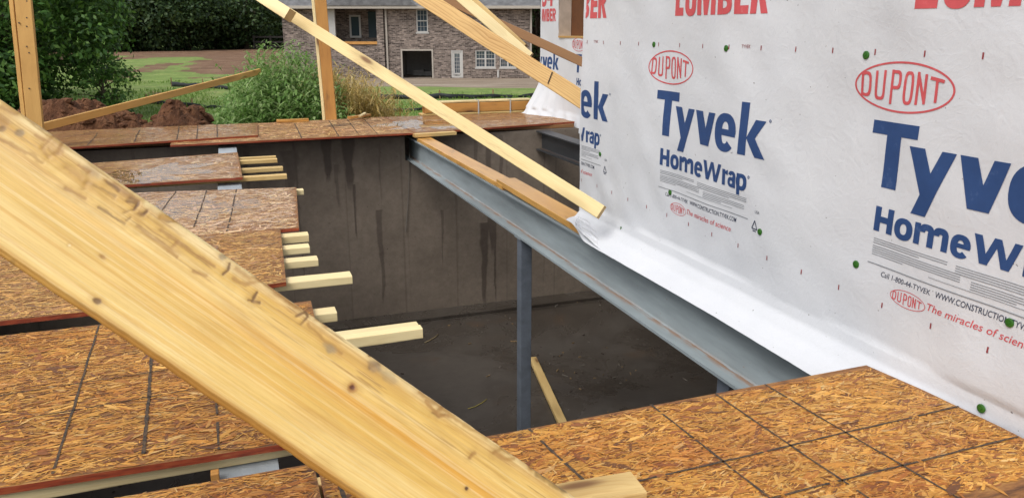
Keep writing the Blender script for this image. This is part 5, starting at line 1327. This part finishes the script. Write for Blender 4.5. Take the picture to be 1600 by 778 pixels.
# ------------------------------------------------------------------ silt fences
def silt(pts, hgt, label, n=60):
    """pts: plan points; a sagging black cloth on stakes"""
    P = [Vector(p) for p in pts]; t = empty('silt_fence', (P[0].x, P[0].y, float(ground_z(P[0].x, P[0].y)))); tag(t, label, 'silt fence', 'black silt fences across the field'); O = Vector(t.location)
    seg = [(P[i+1]-P[i]).length for i in range(len(P)-1)]; tot = sum(seg); vs = []; fs = []
    for i in range(n+1):
        s_ = tot*i/n; k = 0
        while k < len(seg)-1 and s_ > seg[k]: s_ -= seg[k]; k += 1
        p = P[k].lerp(P[k+1], min(1, s_/seg[k])); g = float(ground_z(p.x, p.y)); ph = (tot*i/n)/2.0
        top = hgt*(1-.22*abs(math.sin(math.pi*ph))*(0.5+float(vnoise(i*.3, 1, 3)))-.45*float(vnoise(i*.07, 2, 4)))
        for q, zz in enumerate((0, .5, 1)):
            off = .10*math.sin(i*.9+q)*(1-q*.4)*.5
            vs.append(Vector((p.x+off*.3, p.y-off, g+top*zz))-O)
    for i in range(n):
        for q in range(2): fs.append((i*3+q, (i+1)*3+q, (i+1)*3+q+1, i*3+q+1))
    o = mesh_obj('fabric', vs, fs, M['black_fabric'], t, smooth=True); o.modifiers.new('th', 'SOLIDIFY').thickness = .01
    for k in range(int(tot/2.0)+1):
        s_ = min(k*2.0, tot-.01); kk = 0
        while kk < len(seg)-1 and s_ > seg[kk]: s_ -= seg[kk]; kk += 1
        p = P[kk].lerp(P[kk+1], s_/seg[kk]); g = float(ground_z(p.x, p.y)); b = MB()
        b.box(-.02, -.02, -.1, .02, .02, hgt*1.25); b.build('stake', M['stake'], t, loc=tuple(Vector((p.x, p.y+.04, g))-O))
def pl(u, d):
    tv = math.tan(YAW+math.atan((u-800)/1261.5)); yv = d/math.sqrt(1+tv*tv)/math.cos(math.atan(tv)-YAW)*math.sqrt(1+tv*tv)/math.sqrt(1+tv*tv)
    return (tv*yv, yv, 0)
silt([pl(590, 26.5), pl(700, 27), pl(790, 28), pl(860, 29)], .24, 'long black silt fence below the brick house')
silt([pl(590, 21.0), pl(650, 21.3), pl(720, 22.2)], .15, 'nearer low black silt fence right of the dry weeds')
silt([pl(258, 29.5), pl(300, 28.5), pl(350, 27.5)], .26, 'black silt fence crumpled in the grass above the sloping board')
silt([pl(215, 22.5), pl(262, 21.8), pl(340, 20.8)], .20, 'black silt fence lying low behind the dirt mound')

# ------------------------------------------------------------------ bundle of laminated lumber behind the far deck
t = empty('lumber_bundle', (3.1, 9.78, -.2)); tag(t, 'strapped bundle of orange laminated beams behind the far deck', 'lumber bundle'); O = Vector(t.location)
for k in range(3): board(Vector((2.35, 9.80+k*.05, .075))-O, Vector((3.80, 9.80+k*.05, .075))-O, .115, .044, Z, M['fir'], None, 'laminated_beam', parent=t)
board(Vector((2.30, 9.86, .150))-O, Vector((3.80, 9.86, .150))-O, .13, .022, YV, M['pale'], None, 'top_board', parent=t)
board(Vector((2.30, 9.86, .0))-O, Vector((3.80, 9.86, .0))-O, .16, .02, YV, M['spruce'], None, 'bottom_board', parent=t)
for xs_ in (3.06, 3.50):
    b = MB(); b.box(xs_-.008, 9.765, -.015, xs_+.008, 9.770, .165); b.box(xs_-.008, 9.765, .1635, xs_+.008, 9.94, .166); b.build('strap', M['white_paint'], t, loc=tuple(-O))
for xs_ in (2.5, 3.55):
    b = MB(); b.box(xs_, 9.76, -1.05, xs_+.12, 9.96, -.012); b.build('support', M['conc_out'], t, loc=tuple(-O))

# ------------------------------------------------------------------ brick house across the field
HD = 56.0
Hc = Vector((FH[0]*HD, FH[1]*HD, 0)); Hg = -2.28
bh = empty('brick_house', (Hc.x, Hc.y, Hg), -YAW)
tag(bh, 'two storey grey brown brick house across the field', 'house')
def hp(u, v):
    r = ray(u, v); k = HD/(r[0]*FH[0]+r[1]*FH[1]); p = _C+r*k
    return (p[0]*_rt[0]+p[1]*_rt[1], p[2]-Hg)
def brickmat():
    n = NT('grey brown brick'); c = n.coord('Object')
    so = n.node('ShaderNodeSeparateXYZ'); n.l.new(c, so.inputs[0]); cb = n.node('ShaderNodeCombineXYZ'); n.l.new(n.math('ADD', so.outputs[0], so.outputs[1]), cb.inputs[0]); n.l.new(so.outputs[2], cb.inputs[1])
    br = n.node('ShaderNodeTexBrick'); n.l.new(cb.outputs[0], br.inputs['Vector']); br.inputs['Scale'].default_value = 1.0
    br.inputs['Brick Width'].default_value = .30; br.inputs['Row Height'].default_value = .10; br.inputs['Mortar Size'].default_value = .018; br.inputs['Bias'].default_value = -.1
    br.inputs['Color1'].default_value = (.055, .038, .032, 1); br.inputs['Color2'].default_value = (.34, .275, .235, 1); br.inputs['Mortar'].default_value = (.22, .19, .17, 1)
    v = n.noise(n.coord('Object', (1, 1, 1.6)), 4.6, 4, .8); k = n.mix(.8, br.outputs[0], n.ramp(v, [(.35, (.45, .43, .42)), (.65, (1.45, 1.42, 1.4))]), 'MULTIPLY')
    n.set(Base_Color=k, Roughness=.9); return n.m
M['brick'] = brickmat()
M['shingle'] = flat('grey roof shingles', (.135, .135, .14), .9, var=.35, scale=2.5)
M['dark_room'] = flat('unlit interior wall', (.30, .29, .28), .9)
M['fascia'] = flat('beige gutter', (.40, .36, .31), .5, var=.05)
gl = NT('window glass'); gl.set(Base_Color=(.05, .07, .09), Roughness=.06, Specular_IOR_Level=.9); M['glass'] = gl.m
def holed(x0, x1, z0, z1, holes, y=0, dep=.35):
    xs = sorted({x0, x1, *[h[0] for h in holes], *[h[1] for h in holes]}); zs = sorted({z0, z1, *[h[2] for h in holes], *[h[3] for h in holes]})
    b = MB()
    for i in range(len(xs)-1):
        for j in range(len(zs)-1):
            mx, mz = (xs[i]+xs[i+1])/2, (zs[j]+zs[j+1])/2
            if any(h[0] < mx < h[1] and h[2] < mz < h[3] for h in holes): continue
            b.add([(xs[i], y, zs[j]), (xs[i+1], y, zs[j]), (xs[i+1], y, zs[j+1]), (xs[i], y, zs[j+1])], [(0, 1, 2, 3)])
    for h in holes:
        a, c, d, e = h
        b.add([(a, y, d), (a, y+dep, d), (a, y+dep, e), (a, y, e)], [(0, 1, 2, 3)]); b.add([(c, y, d), (c, y, e), (c, y+dep, e), (c, y+dep, d)], [(0, 1, 2, 3)])
        b.add([(a, y, e), (a, y+dep, e), (c, y+dep, e), (c, y, e)], [(0, 1, 2, 3)]); b.add([(a, y, d), (c, y, d), (c, y+dep, d), (a, y+dep, d)], [(0, 1, 2, 3)])
    return b
def rect(u0, v0, u1, v1):
    a = hp(u0, v1); c = hp(u1, v0); return (a[0], c[0], a[1], c[1])
xl, _ = hp(601, 60); xr, _ = hp(831, 60); _, ze = hp(700, 13)
wins = [rect(651, 15, 668, 51), rect(743, 79, 774, 106), rect(781, 79, 806, 106)]
gar = rect(627.5, 77.5, 676.5, 119); door = rect(705.5, 79, 723, 118.5)
gar = (gar[0], gar[1], .02, gar[3]); door = (door[0], door[1], .04, door[3])
b = holed(xl, xr, -.3, ze, wins+[gar, door])
b.box(xl, .36, -.3, xl+.3, 9, ze); b.box(xr-.3, .02, -.3, xr, 9, ze); b.box(xl, 8.7, -.3, xr, 9, ze)
b.build('brick_wall', M['brick'], bh)
b = MB(); b.box(gar[0]-.3, 4.5, 0, gar[1]+.3, 4.6, 2.8); b.box(gar[0]-.3, .4, 0, gar[0]-.2, 4.5, 2.8); b.box(gar[1]+.2, .4, 0, gar[1]+.3, 4.5, 2.8); b.box(gar[0]-.3, .4, 2.8, gar[1]+.3, 4.6, 2.9); b.box(gar[0]+.4, 3.4, 0, gar[0]+1.2, 3.9, .42); b.box(gar[0]+1.25, 3.2, 0, gar[0]+1.8, 3.9, .3)
b.build('garage_interior', M['dark_room'], bh)
def frame_bars(b, r, wd, y0, y1):
    x0, x1, z0, z1 = r
    b.box(x0, y0, z0, x0+wd, y1, z1); b.box(x1-wd, y0, z0, x1, y1, z1); b.box(x0+wd, y0, z1-wd, x1-wd, y1, z1); b.box(x0+wd, y0, z0, x1-wd, y1, z0+wd)
b = MB(); g2 = (gar[0], gar[1], gar[2]-.05, gar[3]); x0, x1, z0, z1 = g2
b.box(x0, -.02, 0, x0+.1, .2, z1); b.box(x1-.1, -.02, 0, x1, .2, z1); b.box(x0+.1, -.02, z1-.1, x1-.1, .2, z1); b.build('garage_frame', M['fascia'], bh)
for k, r in enumerate(wins):
    x0, x1, z0, z1 = r; b = MB(); frame_bars(b, r, .075, .03, .14)
    if k > 0: xm = (x0+x1)/2; b.box(xm-.06, .035, z0+.075, xm+.06, .135, z1-.075)
    b.box(x0-.05, -.04, z0-.09, x1+.05, .1, z0-.003)
    zm = (z0+z1)/2; b.box(x0+.075, .04, zm-.035, x1-.075, .13, zm+.035)
    secs = [(x0+.075, x1-.075)] if k == 0 else [(x0+.075, xm-.06), (xm+.06, x1-.075)]
    for s0, s1 in secs:
        for q in (1, 2): xv = s0+(s1-s0)*q/3; b.box(xv-.008, .07, z0+.075, xv+.008, .10, z1-.075)
        for zz in ((z0+zm)/2, (z1+zm)/2): b.box(s0, .072, zz-.008, s1, .098, zz+.008)
    w_ = b.build('window', M['white_paint'], bh)
    b = MB(); b.box(x0+.02, .105, z0+.02, x1-.02, .115, z1-.02); b.build('pane', M['glass'], w_)
x0, x1, z0, z1 = door; b = MB(); frame_bars(b, (x0, x1, z0, z1), .1, .02, .16); d_ = b.build('door', M['white_paint'], bh)
b = MB(); frame_bars(b, (x0+.1, x1-.1, z0+.1, z1-.1), .13, .06, .12); b.box(x0+.2, .06, z0+.1, x1-.2, .12, z0+.32); b.build('door_leaf', M['white_paint'], d_)
b = MB(); b.box(x0+.2, .085, z0+.3, x1-.2, .095, z1-.2); b.build('pane', M['glass'], d_)
b = MB()
for q in (1, 2): xv = x0+.23+(x1-x0-.46)*q/3; b.box(xv-.01, .075, z0+.33, xv+.01, .084, z1-.23)
for q in range(1, 5): zz = z0+.33+(z1-z0-.56)*q/5; b.box(x0+.23, .074, zz-.01, x1-.23, .083, zz+.01)
b.build('muntins', M['white_paint'], d_)
# porch wing on the left, set back
px0 = hp(510, 60)[0]; pz_floor = hp(560, 67)[1]; b = MB()
pw = rect(537.5, 23, 554, 60); pdk = rect(568, 18, 583, 60)
hb = holed(px0-3.0, xl-.003, -.3, ze, [], y=2.2)
hb.box(px0-3.0, 2.3, -.3, px0-2.7, 9, ze)
x_col0 = hp(590, 60)[0]
hb.box(x_col0, -.30, -.3, xl-.01, 2.19, ze-.02)                       # right pillar
hb.box(px0-.1, .02, -.3, x_col0-.003, .32, pz_floor-.12)              # lower wall of the porch
hb.build('porch_wall', M['brick'], bh)
x0, x1, z0, z1 = pw; b = MB(); frame_bars(b, pw, .13, 2.1, 2.19); pwo = b.build('porch_door', M['white_paint'], bh)
b = MB(); b.box(x0+.12, 2.13, z0+.12, x1-.12, 2.15, z1-.12); b.build('pane', M['glass'], pwo)
x0, x1, z0, z1 = pdk; b = MB(); b.box(x0, 2.12, z0, x1, 2.18, z1); b.build('doorway_shade_panel', M['glass'], bh)  # solid dark panel stands in for the unlit opening, wall uncut
b = MB(); b.box(px0-.1, -.08, pz_floor-.115, x_col0-.005, .40, pz_floor+.07); b.build('porch_beam', M['fir'], bh)
b = MB(); b.box(px0-.1, .42, pz_floor-.25, x_col0-.005, 2.19, pz_floor-.12); b.build('porch_floor', M['conc_out'], bh)
xa, xb = hp(513, 50)[0], hp(524, 50)[0]; b = MB(); b.box(xa, .0, pz_floor+.073, xb, .3, ze-.02)
pc = b.build('porch_column', M['white_paint'], bh)
b = MB(); b.box(px0-3.0, .02, -.3, px0-.103, 2.19, ze-.02); b.build('side_wall', M['brick'], bh)
# roof, eaves, gutter, downspouts
xL = px0-3.4; xR = xr+.55; b = MB()
b.add([(xL, -.62, ze+.12), (xR, -.62, ze+.12), (xR, 4.5, ze+2.9), (xL, 4.5, ze+2.9), (xL, 9.6, ze+.12), (xR, 9.6, ze+.12)], [(0, 1, 2, 3), (3, 2, 5, 4), (0, 3, 4), (1, 5, 2)])
b.add([(xL, -.60, ze+.09), (xR, -.60, ze+.09), (xR, 9.58, ze+.09), (xL, 9.58, ze+.09)], [(0, 3, 2, 1)])
xv0, xv1 = hp(575, 0)[0], hp(640, 0)[0]; xm = (xv0+xv1)/2-1.0
b.add([(xm-3.2, -.8, ze+.14), (xm+3.0, -.8, ze+.14), (xm, -.75, ze+2.2), (xm, 4.4, ze+2.2)], [(0, 1, 2), (0, 2, 3), (1, 3, 2)])
rf = b.build('roof', M['shingle'], bh)
b = MB(); b.box(xL, -.74, ze-.06, xR, -.60, ze+.13); b.box(xL, -.60, ze-.03, xR, -.02, ze+.02); b.build('gutter', M['fascia'], rf)
for u in (604.5, 829.5):
    x = hp(u, 60)[0]; b = MB(); b.box(x-.06, -.16, .1, x+.06, -.05, ze-.03); b.box(x-.06, -.45, .02, x+.06, -.05, .1); b.build('downspout', M['fascia'], bh)
b = MB(); x, z = hp(778.5, 113); b.tube([(x, -.02, .05), (x, -.02, z+.15)], [.07, .07], 8); b.build('vent_pipe', M['white_paint'], bh)

# ------------------------------------------------------------------ dark rail fence at the wood edge
def rail_fence():
    t0 = pl(395, 84); t1 = pl(500, 84); A = Vector(t0); B = Vector(t1); g = float(ground_z(A.x, A.y))
    t = empty('rail_fence', (A.x, A.y, g)); tag(t, 'dark wooden rail fence in the shade at the edge of the wood', 'fence'); O = Vector(t.location)
    dark = flat('dark fence wood', (.022, .019, .017), .9)
    for k in range(5):
        p = A.lerp(B, k/4); b = MB(); b.box(-.09, -.09, -.1, .09, .09, 1.45); b.build('fence_post', dark, t, loc=tuple(Vector((p.x, p.y, float(ground_z(p.x, p.y))))-O))
    for zz in (.3, .75, 1.25):
        b = MB(); d = (B-A); n_ = Vector((-d.y, d.x, 0)).normalized()*.04; a, c = A-O, B-O; h = .09
        a.z = c.z = 0
        b.add([a-n_+Z*(zz-h), c-n_+Z*(zz-h), c+n_+Z*(zz-h), a+n_+Z*(zz-h), a-n_+Z*(zz+h), c-n_+Z*(zz+h), c+n_+Z*(zz+h), a+n_+Z*(zz+h)], [(0, 1, 5, 4), (1, 2, 6, 5), (2, 3, 7, 6), (3, 0, 4, 7), (4, 5, 6, 7), (0, 3, 2, 1)])
        b.build('fence_rail', dark, t)
rail_fence()
